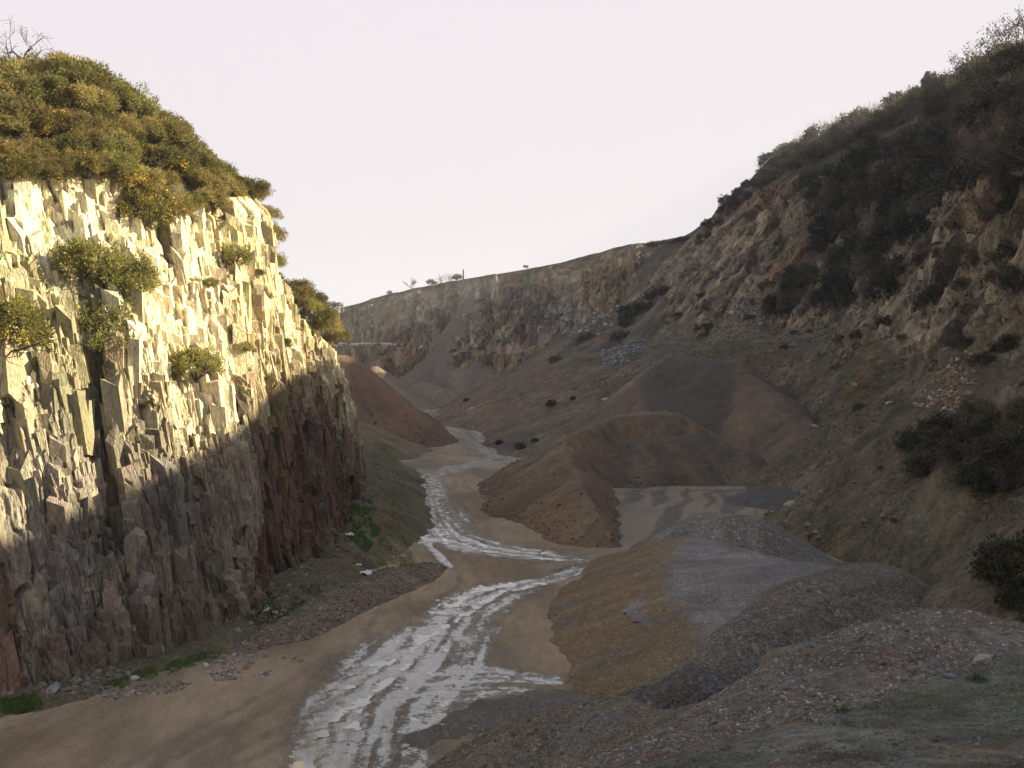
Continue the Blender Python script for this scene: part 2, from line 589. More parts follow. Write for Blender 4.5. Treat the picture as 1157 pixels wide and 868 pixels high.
def rock_blocks(P, N, C, seed, n, classes, pick, lean=0.14, proud=(-.15, .45), inset=1.0, jit=.16, cvar=.22, yaw=.3, pitch=.12):
    """angular jointed blocks bedded in a rock face: returns verts, quads, colours to join to the face's own mesh.
    P, N, C: grids of points, normals, colours; pick(r, n) -> grid indices; classes: (share, width range, height range)"""
    r = np.random.default_rng(seed)
    i, j = pick(r, n)
    n = len(i)
    p, nn, cc = P[i, j], N[i, j].copy(), C[i, j]
    nn[:, 2] *= .5
    nn /= np.linalg.norm(nn, axis=1, keepdims=True)
    up = np.tile(np.array([0., 0, 1]), (n, 1))
    up -= nn * (up * nn).sum(1, keepdims=True)
    up /= np.linalg.norm(up, axis=1, keepdims=True)
    rt = np.cross(up, nn)
    # yaw, pitch and lean of each block
    ya, pi, le = r.normal(size=n) * yaw, r.normal(size=n) * pitch, lean + r.normal(size=n) * .07
    n2 = nn * np.cos(ya)[:, None] + rt * np.sin(ya)[:, None]
    rt2 = np.cross(up, n2)
    n3 = n2 * np.cos(pi)[:, None] + up * np.sin(pi)[:, None]
    up2 = up * np.cos(pi)[:, None] - n2 * np.sin(pi)[:, None]
    up3 = up2 * np.cos(le)[:, None] - rt2 * np.sin(le)[:, None]
    rt3 = rt2 * np.cos(le)[:, None] + up2 * np.sin(le)[:, None]
    k = r.choice(len(classes), n, p=[c[0] for c in classes])
    w_ = np.array([r.uniform(*classes[a][1]) for a in k])
    h_ = np.array([r.uniform(*classes[a][2]) for a in k])
    d_ = r.uniform(proud[0], proud[1], n) * np.sqrt(w_ / 0.6)
    top_s = r.uniform(.05, .45, n) * np.minimum(h_ * .3, .6)
    V = []
    for a in (-1, 1):            # back, front
        for b, c in ((-1, -1), (1, -1), (1, 1), (-1, 1)):
            jb, jc, jd = (r.normal(size=n) * jit for _ in range(3))
            sh = 1.0 if a < 0 else r.uniform(.72, 1.0, n)
            q = p + rt3 * (b * w_ / 2 * sh * (1 + jb))[:, None] + up3 * (c * h_ / 2 * (1 + jc * .8) * sh)[:, None]
            q = q + n3 * ((d_ + jd * .3 * w_ - (top_s if c > 0 else 0)) if a > 0 else (-inset * np.ones(n)))[:, None]
            V.append(q)
    V = np.stack(V, 1)
    f = np.array([(4, 5, 6, 7), (0, 1, 5, 4), (1, 2, 6, 5), (2, 3, 7, 6), (3, 0, 4, 7)])
    Q = (f[None] + (np.arange(n) * 8)[:, None, None]).reshape(-1, 4)
    col = cc * (1 + r.uniform(-cvar, cvar, (n, 1))) * np.array([1, 1, 1]) * (1 + r.uniform(-.05, .05, (n, 3)))
    return V.reshape(-1, 3), Q, np.repeat(col, 8, 0)


# ------------------------------------------------------------------ the left cliff
CB = [(-60, 36), (-42, 48), (-29.8, 57.5), (-26.2, 61), (-23.9, 66), (-21.8, 70.5), (-20.0, 75), (-21.6, 83), (-18.6, 90),
      (-17.2, 105), (-18.2, 122), (-22, 142), (-33, 165), (-60, 200)]
CT = [np.array((-72, 52, 33.)), np.array((-50, 63, 33.)), at(0, 195, 70), at(60, 195, 73), at(140, 198, 77), at(170, 236, 80), at(230, 231, 85),
      at(268, 222, 92), at(284, 226, 98), at(300, 292, 111), at(326, 348, 123), at(370, 402, 140), np.array((-37, 170, 14.)), np.array((-64, 204, 12.))]
RISE = [6, 6, 6, 6.8, 8.8, 10.5, 9.5, 5.5, 3.0, 0.6, 0, 0, 0, 0]
INW = [(-.6, .8), (-.65, .75), (-.7, .7), (-.75, .65), (-.8, .6), (-.85, .5), (-.9, .42), (-.95, .3), (-.98, .15), (-1, 0), (-1, -.05), (-.95, -.3), (-.7, -.7), (-.3, -.95)]
NU, NV = 1500, 330
CTT = np.interp(np.linspace(0, 1, NU), [0, .05, .42, .64, .80, .93, .965, 1], [0, 1.8, 5.0, 7.0, 9.0, 11.0, 11.6, 13 - 1e-6])
ctb = catmull(np.array([(x, y, -1.0) for x, y in CB]), NU, CTT)
ctt = catmull(np.array(CT), NU, CTT)
cri = catmull(np.array(RISE, float), NU, CTT)
cin = catmull(np.array(INW), NU, CTT)
tv = np.linspace(0, 1, NV)[None, :, None]
P = ctb[:, None] * (1 - tv) + ctt[:, None] * tv
bulge = np.sin(np.pi * tv) * 0.8
N = normals_of(P)
if N[NU // 2, NV // 2, 0] < 0:
    N = -N
N0 = N.copy()
N0[..., 2] *= 0.4
uarc = np.concatenate([[0], np.cumsum(np.linalg.norm(np.diff(0.5 * (ctb + ctt), axis=0), axis=1))])
U = np.repeat(uarc[:, None], NV, 1)
Vh = P[..., 2]
disp, hue, crack = rock_relief(U, Vh, 100, [(5.5, 26), (1.7, 6.0), (0.62, 2.2), (0.24, 0.75)], [1.15, 0.6, 0.22, 0.07], 0.16)
disp += 0.7 * fbm(U * .12, Vh * .06, 200, 3) + 0.22 * fbm(U * 1.6, Vh * .25, 210, 5, .6) - 0.45 * (1 - crack) - 0.5 * sst(.25, .5, fbm(U * .55, Vh * .06, 215, 4)) + 0.10 * fbm(U * 5, Vh * 2.2, 216, 3)
# ledges: bedding breaks that catch the light lower down on the near part
ledge = vn(U * 0.04, Vh * 0.55 - U * 0.03, 230)
disp += 0.25 * sst(0.2, 0.5, ledge)
for _ in range(2):
    disp[1:-1] = 0.25 * disp[:-2] + 0.5 * disp[1:-1] + 0.25 * disp[2:]
disp[:, 1:-1] = 0.2 * disp[:, :-2] + 0.6 * disp[:, 1:-1] + 0.2 * disp[:, 2:]
taper = sst(0.0, 0.05, tv[..., 0]) * (1 - 0.6 * sst(0.95, 1, tv[..., 0]))
P = P + N0 * (disp * taper)[..., None] + N0 * bulge
foot = (1 - sst(0.0, 0.16, tv[..., 0])) ** 2
P = P + N0 * (foot * (1.2 + 1.2 * fbm(U * .15, U * 0, 240)))[..., None]
s_idx = CTT[:, None]
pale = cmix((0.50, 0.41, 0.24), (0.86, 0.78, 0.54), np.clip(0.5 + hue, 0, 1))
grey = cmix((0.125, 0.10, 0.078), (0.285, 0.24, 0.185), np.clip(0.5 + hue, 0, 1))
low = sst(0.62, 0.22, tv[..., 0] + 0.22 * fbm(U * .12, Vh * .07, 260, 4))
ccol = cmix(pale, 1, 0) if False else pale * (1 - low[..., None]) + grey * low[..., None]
rust = sst(0.05, 0.45, fbm(U * .22 + Vh * .02, Vh * .035, 270, 4)) * 0.55
ccol = cmix(ccol, (0.30, 0.165, 0.075), rust * (0.25 + 0.75 * low))
redz = sst(5.9, 6.9, s_idx) * (1 - sst(9.6, 10.6, s_idx)) * sst(0.72, 0.35, tv[..., 0] + 0.2 * fbm(U * .3, Vh * .06, 280, 3))
ccol = cmix(ccol, (0.15, 0.082, 0.048), 0.75 * redz)
drk = sst(0.1, 0.5, fbm(U * .5, Vh * .05, 290, 4))
ccol = cmix(ccol, (0.10, 0.088, 0.075), drk * (0.22 + 0.35 * low))
lich = sst(0.12, 0.45, fbm(U * .16, Vh * .14, 300, 5)) * sst(0.15, .5, tv[..., 0])
ccol = cmix(ccol, (0.17, 0.15, 0.05), 0.62 * lich)
blue = sst(0.1, .5, fbm(U * .3, Vh * .12, 310, 4)) * low
ccol = cmix(ccol, (0.21, 0.21, 0.205), 0.35 * blue)
ccol = cmix(ccol, (0.06, 0.05, 0.035), 0.85 * (1 - crack))
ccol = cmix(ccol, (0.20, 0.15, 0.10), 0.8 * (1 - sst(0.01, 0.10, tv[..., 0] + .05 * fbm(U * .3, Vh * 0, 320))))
# plateau behind the lip
offs = np.array([0.6, 1.6, 3, 5, 7, 9.5, 12, 17, 24, 40, 80, 160])
rf = sst(-1, 9, offs)
PL = ctt[:, None] + np.concatenate([cin[:, None] * offs[None, :, None], (cri[:, None] * rf[None] * 1.0)[..., None]], -1)
PL[..., 2] -= cri[:, None] * float(sst(-1, 9, 0.0))
PL[..., 2] += 0.35 * fbm(PL[..., 0] * .3, PL[..., 1] * .3, 330)
PL = np.concatenate([P[:, -1:], PL], 1)
pcol = np.full(PL.shape, 1.0) * np.array((0.10, 0.085, 0.045))
pcol[:, 0] = ccol[:, -1]
PA = np.concatenate([P, PL[:, 1:]], 1)
CA = np.concatenate([ccol, pcol[:, 1:]], 1)
cq = grid_quads(PA.shape[0], PA.shape[1])
def pick_cliff(r, n):
    i = r.integers(np.searchsorted(CTT, 1.6), np.searchsorted(CTT, 11.7), n)
    j = (r.random(n) ** 0.95 * (NV - 34)).astype(int) + 2
    ok = fbm(U[i, j] * .25, Vh[i, j] * .09, 351, 3) > -.42
    return i[ok], j[ok]


bV, bQ, bC = rock_blocks(P, N0 / np.linalg.norm(N0, axis=-1, keepdims=True), ccol, 350, 32000,
                         [(.05, (.6, 1.2), (2.5, 6.5)), (.40, (.16, .45), (1.2, 5.0)), (.55, (.07, .24), (.4, 2.6))], pick_cliff, 0.15, (-.22, .18), 1.0, .16, .2, .36, .05)
nA = PA.shape[0] * PA.shape[1]
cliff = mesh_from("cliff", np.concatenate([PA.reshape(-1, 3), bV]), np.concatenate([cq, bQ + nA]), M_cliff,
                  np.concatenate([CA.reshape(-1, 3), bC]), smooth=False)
tag(cliff, kind="structure")
cliff_bvh = bvh_of(PA[::2, ::2], grid_quads(*PA[::2, ::2].shape[:2]))


def plateau(s, off):
    """point on the cliff-top plateau: s station index 0..13, off metres back from the lip"""
    i = int(np.clip(np.searchsorted(CTT, s), 0, NU - 1))
    p = ctt[i].copy()
    p[:2] += cin[i] * off
    p[2] += cri[i] * (sst(-1, 9, off) - sst(-1, 9, 0.0))
    return p


# ------------------------------------------------------------------ far quarry wall
FWP = [
    [(260, 456, 408), (260, 389, 426), (260, 388, 440), (260, 372, 455)],
    [(385, 455, 405), (385, 389, 425), (385, 387.5, 437), (385, 347, 455)],
    [(430, 453, 402), (430, 389, 420), (430, 387.5, 431), (430, 335, 452)],
    [(470, 451, 400), (470, 391, 415), (470, 389, 421), (470, 326, 448)],
    [(520, 449, 393), (520, 401, 402), (520, 396, 405), (520, 316, 440)],
    [(580, 441, 380), (580, 402, 388), (580, 391, 391), (580, 306, 430)],
    [(640, 422, 362), (640, 388, 370), (640, 375, 374), (640, 295, 420)],
    [(700, 402, 345), (700, 366, 352), (700, 350, 356), (700, 279, 405)],
    [(745, 390, 330), (745, 352, 340), (745, 335, 346), (745, 272, 395)],
    [(800, 380, 310), (800, 342, 325), (800, 320, 335), (800, 262, 380)],
    [(870, 370, 290), (870, 320, 310), (870, 300, 320), (870, 250, 370)],
]
FW = np.array([[at(*q) for q in st] for st in FWP])
nu = 620
FWc = catmull(FW, nu)
rows = []
for k, n_ in zip(range(3), (60, 8, 80)):
    t = np.linspace(0, 1, n_, endpoint=(k == 2))[None, :, None]
    rows.append(FWc[:, k:k + 1] * (1 - t) + FWc[:, k + 1:k + 2] * t)
PF = np.concatenate(rows, 1)
Nf = normals_of(PF)
if Nf[nu // 2, 30, 1] > 0:
    Nf = -Nf
Nf[..., 2] *= 0.3
ua = np.concatenate([[0], np.cumsum(np.linalg.norm(np.diff(FWc[:, 0], axis=0), axis=1))])
Uf = np.repeat(ua[:, None], PF.shape[1], 1)
Vf = PF[..., 2]
df, hf, kf = rock_relief(Uf, Vf, 400, [(16, 26), (5, 11), (2.2, 4)], [2.2, 1.2, 0.5], 0.1)
df += 1.5 * fbm(Uf * .05, Vf * .03, 410, 3) + 0.6 * fbm(Uf * .6, Vf * .08, 411, 3)
rowt = np.linspace(0, 1, PF.shape[1])[None]
df *= 0.2 + 0.8 * sst(0, 14, np.abs(np.arange(PF.shape[1]) - 64))[None]
PF = PF + Nf * (df * sst(0, .05, rowt) * (1 - 0.7 * sst(.95, 1, rowt)))[..., None]
PF[..., 2] += 0.6 * fbm(Uf * .08, Uf * 0, 415, 4) * sst(.9, 1, rowt)
upper = sst(66, 70, np.arange(PF.shape[1]))[None] * np.ones(PF.shape[:2])
sF = np.linspace(0, 10, nu)[:, None]
fc = cmix((0.19, 0.155, 0.115), (0.34, 0.285, 0.205), np.clip(.5 + hf, 0, 1))
low_c = cmix((0.22, 0.16, 0.095), (0.36, 0.27, 0.17), np.clip(.5 + hf, 0, 1))
fc = fc * upper[..., None] + low_c * (1 - upper[..., None])
warm = sst(5.2, 7.4, sF + 1.0 * fbm(Uf * .03, Vf * .04, 420, 3) + 0.03 * (Vf - 40)) * upper
fc = cmix(fc, (0.36, 0.25, 0.13), 0.75 * warm * (0.6 + 0.4 * sst(-.3, .3, fbm(Uf * .15, Vf * .05, 425, 4))))
fc = cmix(fc, (0.24, 0.15, 0.08), 0.6 * sst(.1, .4, fbm(Uf * .12, Vf * .03, 430, 4)))
fc = cmix(fc, (0.11, 0.10, 0.085), 0.6 * sst(.1, .5, fbm(Uf * .3, Vf * .05, 440, 4)))
fc = cmix(fc, (0.24, 0.20, 0.09), 0.45 * sst(.15, .5, fbm(Uf * .07, Vf * .1, 445, 4)) * upper)
topb = sst(.93, .985, rowt + .02 * fbm(Uf * .1, Uf * 0, 447, 3))
fc = cmix(fc, (0.14, 0.11, 0.065), 0.8 * topb)
ledge_sun = (sst(58, 61, np.arange(PF.shape[1])) * (1 - sst(66, 69, np.arange(PF.shape[1]))))[None] * (1 - sst(3.2, 4.2, sF))
fc = cmix(fc * 0.88, (0.55, 0.48, 0.36), ledge_sun)  # sunlight along the left ledge painted into the wall colour
bk = np.array([3, 12, 40, 120, 400.])
PB = FWc[:, 3:4] + np.stack([0.15 * bk, bk, 0.03 * np.minimum(bk, 60)], -1)[None]
PFA = np.concatenate([PF, PB], 1)
FCA = np.concatenate([fc, np.full(PB.shape, 1.) * np.array((.13, .11, .06))], 1)
fwq = grid_quads(*PFA.shape[:2])
def pick_far(r, n):
    i, j = r.integers(40, nu - 40, n), r.integers(3, PF.shape[1] - 22, n)
    ok = (np.abs(j - 64) > 6) & (fbm(Uf[i, j] * .06, Vf[i, j] * .05, 451, 3) > -.2)
    return i[ok], j[ok]


bV, bQ, bC = rock_blocks(PF, Nf / np.linalg.norm(Nf, axis=-1, keepdims=True), fc, 450, 9000,
                         [(.15, (1.2, 2.4), (3, 7)), (.85, (.4, 1.2), (1.0, 4.5))], pick_far, .08, (-.4, .45), 2.0, cvar=.3, pitch=.06)
nA = PFA.shape[0] * PFA.shape[1]
tag(mesh_from("quarry_wall", np.concatenate([PFA.reshape(-1, 3), bV]), np.concatenate([fwq, bQ + nA]), M_far,
              np.concatenate([FCA.reshape(-1, 3), bC]), smooth=False), kind="structure")
far_bvh = bvh_of(PFA, fwq)

# ------------------------------------------------------------------ right hillside and near bank (control-point heightfields)
HP = [(1045, 685, 80), (950, 635, 97), (915, 575, 129), (882, 530, 165),
      # lip of the lower slope, bench, crest
      (1005, 460, 114), (1060, 458, 106), (1100, 460, 99), (1157, 470, 87), (930, 482, 152), (890, 500, 172), (1000, 560, 101), (1080, 580, 85), (1157, 590, 74), (1157, 690, 60),
      (960, 470, 146), (960, 420, 168), (1060, 420, 130), (1060, 380, 154), (960, 361, 196), (900, 364, 222), (850, 400, 205), (850, 372, 235), (800, 381, 250), (735, 391, 268), (660, 407, 290), (600, 419, 306), (560, 433, 322), (515, 453, 350),
      (1157, 425, 108), (1110, 395, 132),
      # crest back, foot of upper rock
      (960, 369, 207), (900, 372, 234), (1060, 388, 160), (800, 390, 264), (740, 384, 288), (690, 393, 308), (640, 408, 322), (640, 395, 350), (690, 370, 345),
      # upper rock
      (960, 280, 216), (960, 200, 232), (960, 164, 262), (960, 142, 292), (880, 300, 246), (880, 216, 268), (880, 192, 306), (880, 172, 332), (800, 320, 285), (800, 270, 318), (740, 345, 325), (740, 283, 380),
      (840, 330, 262), (840, 246, 298), (862, 226, 284), (920, 210, 252), (920, 320, 226),
      (1060, 330, 166), (1060, 235, 180), (1060, 122, 208), (1060, 106, 240), (1010, 300, 190), (1010, 160, 226), (1110, 330, 140), (1110, 200, 158), (1110, 105, 176),
      (1157, 350, 114), (1157, 240, 124), (1157, 105, 142),
      (1300, 480, 74), (1300, 250, 95), (1300, 60, 112), (1500, 520, 50), (1500, 200, 66), (1500, 0, 82)]
HW = [(28, 80, -2.5), (27, 100, -2.5), (31, 130, -2.5), (36, 165, -2.5), (20, 172, -2.5), (-5, 191, -2.5), (-0.6, 197, 0), (20, 180, 0.5),
      (-14, 255, -2.5), (-9, 261, 0), (-27, 318, -2.5), (-21, 324, 0), (-34, 380, -2.5), (-24, 360, 0), (-34, 300, -3), (10, 60, -3), (20, 62, -2), (22, 52, 0), (10, 130, -4), (-10, 150, -4), (-20, 220, -4), (-30, 420, -3), (0, 30, -2), (10, 46, -3),
      (24, 40, 5), (24, 28, 11.5), (32, 36, 13), (30, 15, 17), (45, 20, 27), (60, 20, 56), (64, 60, 56), (80, 20, 68), (80, -20, 68), (40, -20, 28), (20, 8, 17), (14, 20, 11), (5, 12, 8), (-6, 12, 0),  # out-of-view ridge heights raised here to keep sun off the near floor
      (30, 62, 5.5), (28, 70, 3),
      (115, 150, 74), (118, 250, 90), (112, 330, 84), (120, 60, 62), (220, 60, 80), (220, 250, 100), (220, 400, 92), (100, 440, 66), (220, 500, 78), (300, 200, 88), (90, 200, 68), (92, 112, 71), (60, 430, 40)]  # unseen hilltop, partly raised so its shape shades the lower cliff
HC = np.array([at(*p) for p in HP] + [np.array(p, float) for p in HW])


class RBF:
    def __init__(s, C, c):
        s.C, s.c = C, c
        d = np.hypot(C[:, None, 0] - C[None, :, 0], C[:, None, 1] - C[None, :, 1])
        n = len(C)
        A = np.zeros((n + 3, n + 3))
        A[:n, :n] = -np.sqrt(d * d + c * c) - 0.0 * np.eye(n)
        A[:n, n], A[:n, n + 1], A[:n, n + 2] = 1, C[:, 0] * .01, C[:, 1] * .01
        A[n:, :n] = A[:n, n:].T
        A[:n, :n] += np.eye(n) * 0.6
        s.w = np.linalg.solve(A, np.concatenate([C[:, 2], np.zeros(3)]))

    def __call__(s, X, Y):
        sh = X.shape
        x, y = X.ravel(), Y.ravel()
        out = s.w[-3] + s.w[-2] * x * .01 + s.w[-1] * y * .01
        for (cx, cy, _), wgt in zip(s.C, s.w):
            out = out - wgt * np.sqrt((x - cx) ** 2 + (y - cy) ** 2 + s.c ** 2)
        return out.reshape(sh)


hill = RBF(HC, 3.0)
xs = np.concatenate([np.arange(-36, 20, 0.9), np.arange(20, 100, 0.42), np.arange(100, 330, 5.0)])
yy = np.concatenate([np.arange(20, 60, 0.7), np.arange(60, 300, 0.5), np.arange(300, 520, 1.2)])
HX, HY = np.meshgrid(xs, yy, indexing="ij")
HZ = hill(HX, HY)
PH = np.stack([HX, HY, HZ], -1)
NH = normals_of(PH)
NH = np.where(NH[..., 2:] < 0, -NH, NH)
steep = sst(0.74, 0.60, NH[..., 2] + 0.05 * fbm(HX * .15, HY * .1, 505, 3)) * sst(15, 21, HZ + 3 * fbm(HX * .1, HY * .1, 506, 2))
cu = HY - 0.25 * HX
dh, hh_, kh = rock_relief(cu + HX * .3, HZ, 500, [(11, 15), (3.6, 5), (1.4, 1.9)], [2.6, 1.3, 0.5], 0.35)
gul = fbm((HY + HX * .6) * .16, (HX - HY * .3) * .03, 520, 4)
Dn = steep * (dh - 0.3 * (1 - kh)) + (1 - steep) * (0.5 * gul + 0.35 * fbm(HX * .25, HY * .25, 530, 4) + 0.10 * fbm(HX * 1.3, HY * 1.3, 540, 3))
Nd = NH.copy()
Nd[..., 2] *= 0.6
PH = PH + Nd * Dn[..., None]
# colours
soil = cmix((0.088, 0.070, 0.046), (0.165, 0.13, 0.085), .5 + .9 * fbm(HX * .05, HY * .05, 550, 4))
soil = cmix(soil, (0.08, 0.074, 0.04), 0.6 * sst(-.05, .35, fbm(HX * .09, HY * .06, 560, 5)))
soil = cmix(soil, (0.15, 0.135, 0.085), 0.6 * sst(.15, .4, fbm(HX * .16, HY * .10, 565, 5)))
crestz = np.exp(-((HZ - 25.5) / 3.5) ** 2) * sst(140, 170, HY) * (1 - sst(262, 280, HY)) * (1 - sst(68, 74, HX))
soil = cmix(soil, (0.20, 0.165, 0.11), 0.75 * crestz)
soil = cmix(soil, (0.20, 0.12, 0.06), 0.5 * sst(.15, .45, fbm(HX * .11 + 7, HY * .07, 570, 4)))
rockc = cmix((0.19, 0.148, 0.095), (0.40, 0.32, 0.21), np.clip(.5 + hh_, 0, 1))
rockc = cmix(rockc, (0.25, 0.14, 0.07), 0.7 * sst(.0, .4, fbm(HY * .05, HZ * .06, 580, 4)))
rockc = cmix(rockc, (0.15, 0.15, 0.09), 0.35 * sst(.05, .4, fbm(HY * .08, HZ * .09, 585, 4)))
rockc = cmix(rockc, (0.05, 0.042, 0.034), 0.75 * (1 - kh))
rockc = cmix(rockc, (0.07, 0.06, 0.05), 0.7 * sst(.1, .35, fbm(HY * .35, HZ * .22, 588, 4)))
hcol = soil * (1 - steep[..., None]) + rockc * steep[..., None]
hcol = cmix(hcol, (0.06, 0.055, 0.03), sst(44, 60, HZ) * (1 - steep) * 0.7)
# the brown spoil bank beyond the heaps, bare of grass on its lower half
bankz = sst(215, 240, HY) * sst(20, 8, HZ + 4 * fbm(HX * .06, HY * .04, 590, 3)) * (1 - sst(35, 45, HX))
hcol = cmix(hcol, (0.185, 0.125, 0.075), 0.75 * bankz * (0.7 + 0.3 * sst(-.3, .3, fbm((HY + HX) * .2, (HY - HX) * .03, 595, 4))))
hq = grid_quads(*HX.shape)
keep = (HZ.ravel()[hq] > -2.2).any(1)
def pick_hill(r, n):
    i, j = r.integers(5, HX.shape[0] - 5, n * 6), r.integers(5, HX.shape[1] - 5, n * 6)
    ok = (steep[i, j] > .55) & (HY[i, j] > 60) & (HY[i, j] < 275) & (HZ[i, j] < 62) & (fbm(HY[i, j] * .05, HZ[i, j] * .07, 598, 3) > -.15)
    return i[ok][:n], j[ok][:n]


bV, bQ, bC = rock_blocks(PH, NH, hcol, 597, 7000, [(.15, (1.0, 2.0), (1.2, 3.5)), (.85, (.25, .9), (.4, 2.0))], pick_hill, .3, (-.3, .3), 1.4, cvar=.28, yaw=.45, pitch=.25)
nA = HX.size
tag(mesh_from("hillside", np.concatenate([PH.reshape(-1, 3), bV]), np.concatenate([hq[keep], bQ + nA]), M_hill,
              np.concatenate([hcol.reshape(-1, 3), bC]), smooth=False), kind="structure")
hill_bvh = bvh_of(PH[::2, ::2], grid_quads(*PH[::2, ::2].shape[:2]))

# near bank under and in front of the camera
BP = [(1157, 868, 13), (1157, 800, 18), (1157, 750, 23), (1000, 868, 14), (1000, 785, 21.5), (850, 868, 15.5), (850, 818, 20), (700, 868, 19.5), (620, 880, 22.5),
      (1157, 712, 27.5), (1100, 692, 27), (1050, 684, 26.5), (980, 702, 26.3), (900, 738, 26), (800, 797, 25.3), (720, 838, 24.8), (650, 872, 24.5),
      (1300, 868, 13), (1300, 735, 25), (1500, 850, 13)]
BW = [(0, 0, 18.3), (8, 0, 18.4), (-6, 0, 16.5), (4, 6, 17), (14, 34, 9), (9, 34, 8), (4, 33, 6), (0, 31, 4.5), (16, 44, 0), (9, 43, 0), (3, 40, 0), (-2, 34, 1), (-4, 28, 3), (-8, 30, -2),
      (-3, 22, 7.5), (-7, 16, 8), (-13, 18, 0), (-12, 8, 10), (-22, 10, 0), (22, 40, 5), (24, 28, 12), (30, 15, 17), (16, 50, -3), (3, 46, -4), (-10, 36, -4), (26, 48, 3), (-20, 26, -4)]
bank = RBF(np.array([at(*p) for p in BP] + [np.array(p, float) for p in BW]), 1.5)
bx_ = np.arange(-16, 30, 0.11)
by_ = 7 + (50 - 7) * np.linspace(0, 1, 430) ** 1.15
BX, BY = np.meshgrid(bx_, by_, indexing="ij")
BZ = bank(BX, BY)
BZ += 0.10 * fbm(BX * .6, BY * .6, 600, 4) + 0.07 * fbm(BX * 2.2, BY * 2.2, 610, 4) + 0.02 * fbm(BX * 6, BY * 6, 620, 2)
# line between mossy bank and rubble (in plan, distance from the camera)
sepx = np.array([-10, 0, 2.0, 3.6, 6.0, 8.3, 11.5, 16, 30])
sepy = np.array([22, 20.5, 19.0, 18.2, 19.4, 21.2, 23.3, 25, 27])
SEP = np.interp(BX, sepx, sepy)
rub = sst(-0.5, 0.5, BY - SEP + 0.7 * fbm(BX * .6, BY * .6, 630, 3))
moss = cmix((0.055, 0.06, 0.042), (0.15, 0.148, 0.112), .5 + 1.4 * fbm(BX * .35, BY * .35, 640, 4))
moss = cmix(moss, (0.085, 0.105, 0.05), 0.5 * sst(.1, .4, fbm(BX * .5, BY * .35, 650, 4)))
moss = cmix(moss, (0.17, 0.13, 0.085), 0.8 * sst(.1, .4, fbm(BX * .4 + 5, BY * .4, 655, 4)))
moss = cmix(moss, (0.16, 0.15, 0.13), 0.7 * sst(.12, .4, fbm(BX * .8, BY * .8, 660, 4)))
rubc = cmix((0.12, 0.098, 0.072), (0.19, 0.165, 0.13), .5 + .9 * fbm(BX * .5, BY * .5, 670, 4))
rubc = cmix(rubc, (0.21, 0.12, 0.06), 0.5 * sst(.15, .45, fbm(BX * .7, BY * .5, 675, 4)))
browny = sst(5.0, 1.0, BX) * sst(12, 9, BZ)
rubc = cmix(rubc, (0.14, 0.10, 0.065), 0.8 * browny)
bcol = moss * (1 - rub[..., None]) + rubc * rub[..., None]
PBk = np.stack([BX, BY, BZ], -1)
bq = grid_quads(*BX.shape)
keep = (BZ.ravel()[bq] > -1.0).any(1)
tag(mesh_from("bank", PBk, bq[keep], M_bank, bcol), kind="structure")
bank_bvh = bvh_of(PBk[::2, ::2], grid_quads(*PBk[::2, ::2].shape[:2]))

# ------------------------------------------------------------------ heaps: each one a thing
heap_bvhs = []


def seg_lerp(X, Y, pts, rad):
    """radius interpolated along the nearest piece of a polyline"""
    best = np.full(X.shape, 1e9)
    out = np.zeros(X.shape)
    for (a, ra), (b, rb) in zip(list(zip(pts, rad))[:-1], list(zip(pts, rad))[1:]):
        a, b = np.array(a[:2], float), np.array(b[:2], float)
        d = b - a
        t = np.clip(((X - a[0]) * d[0] + (Y - a[1]) * d[1]) / (d @ d), 0, 1)
        dist = np.hypot(X - a[0] - t * d[0], Y - a[1] - t * d[1])
        m = dist < best
        best = np.where(m, dist, best)
        out = np.where(m, ra + (rb - ra) * t, out)
    return out


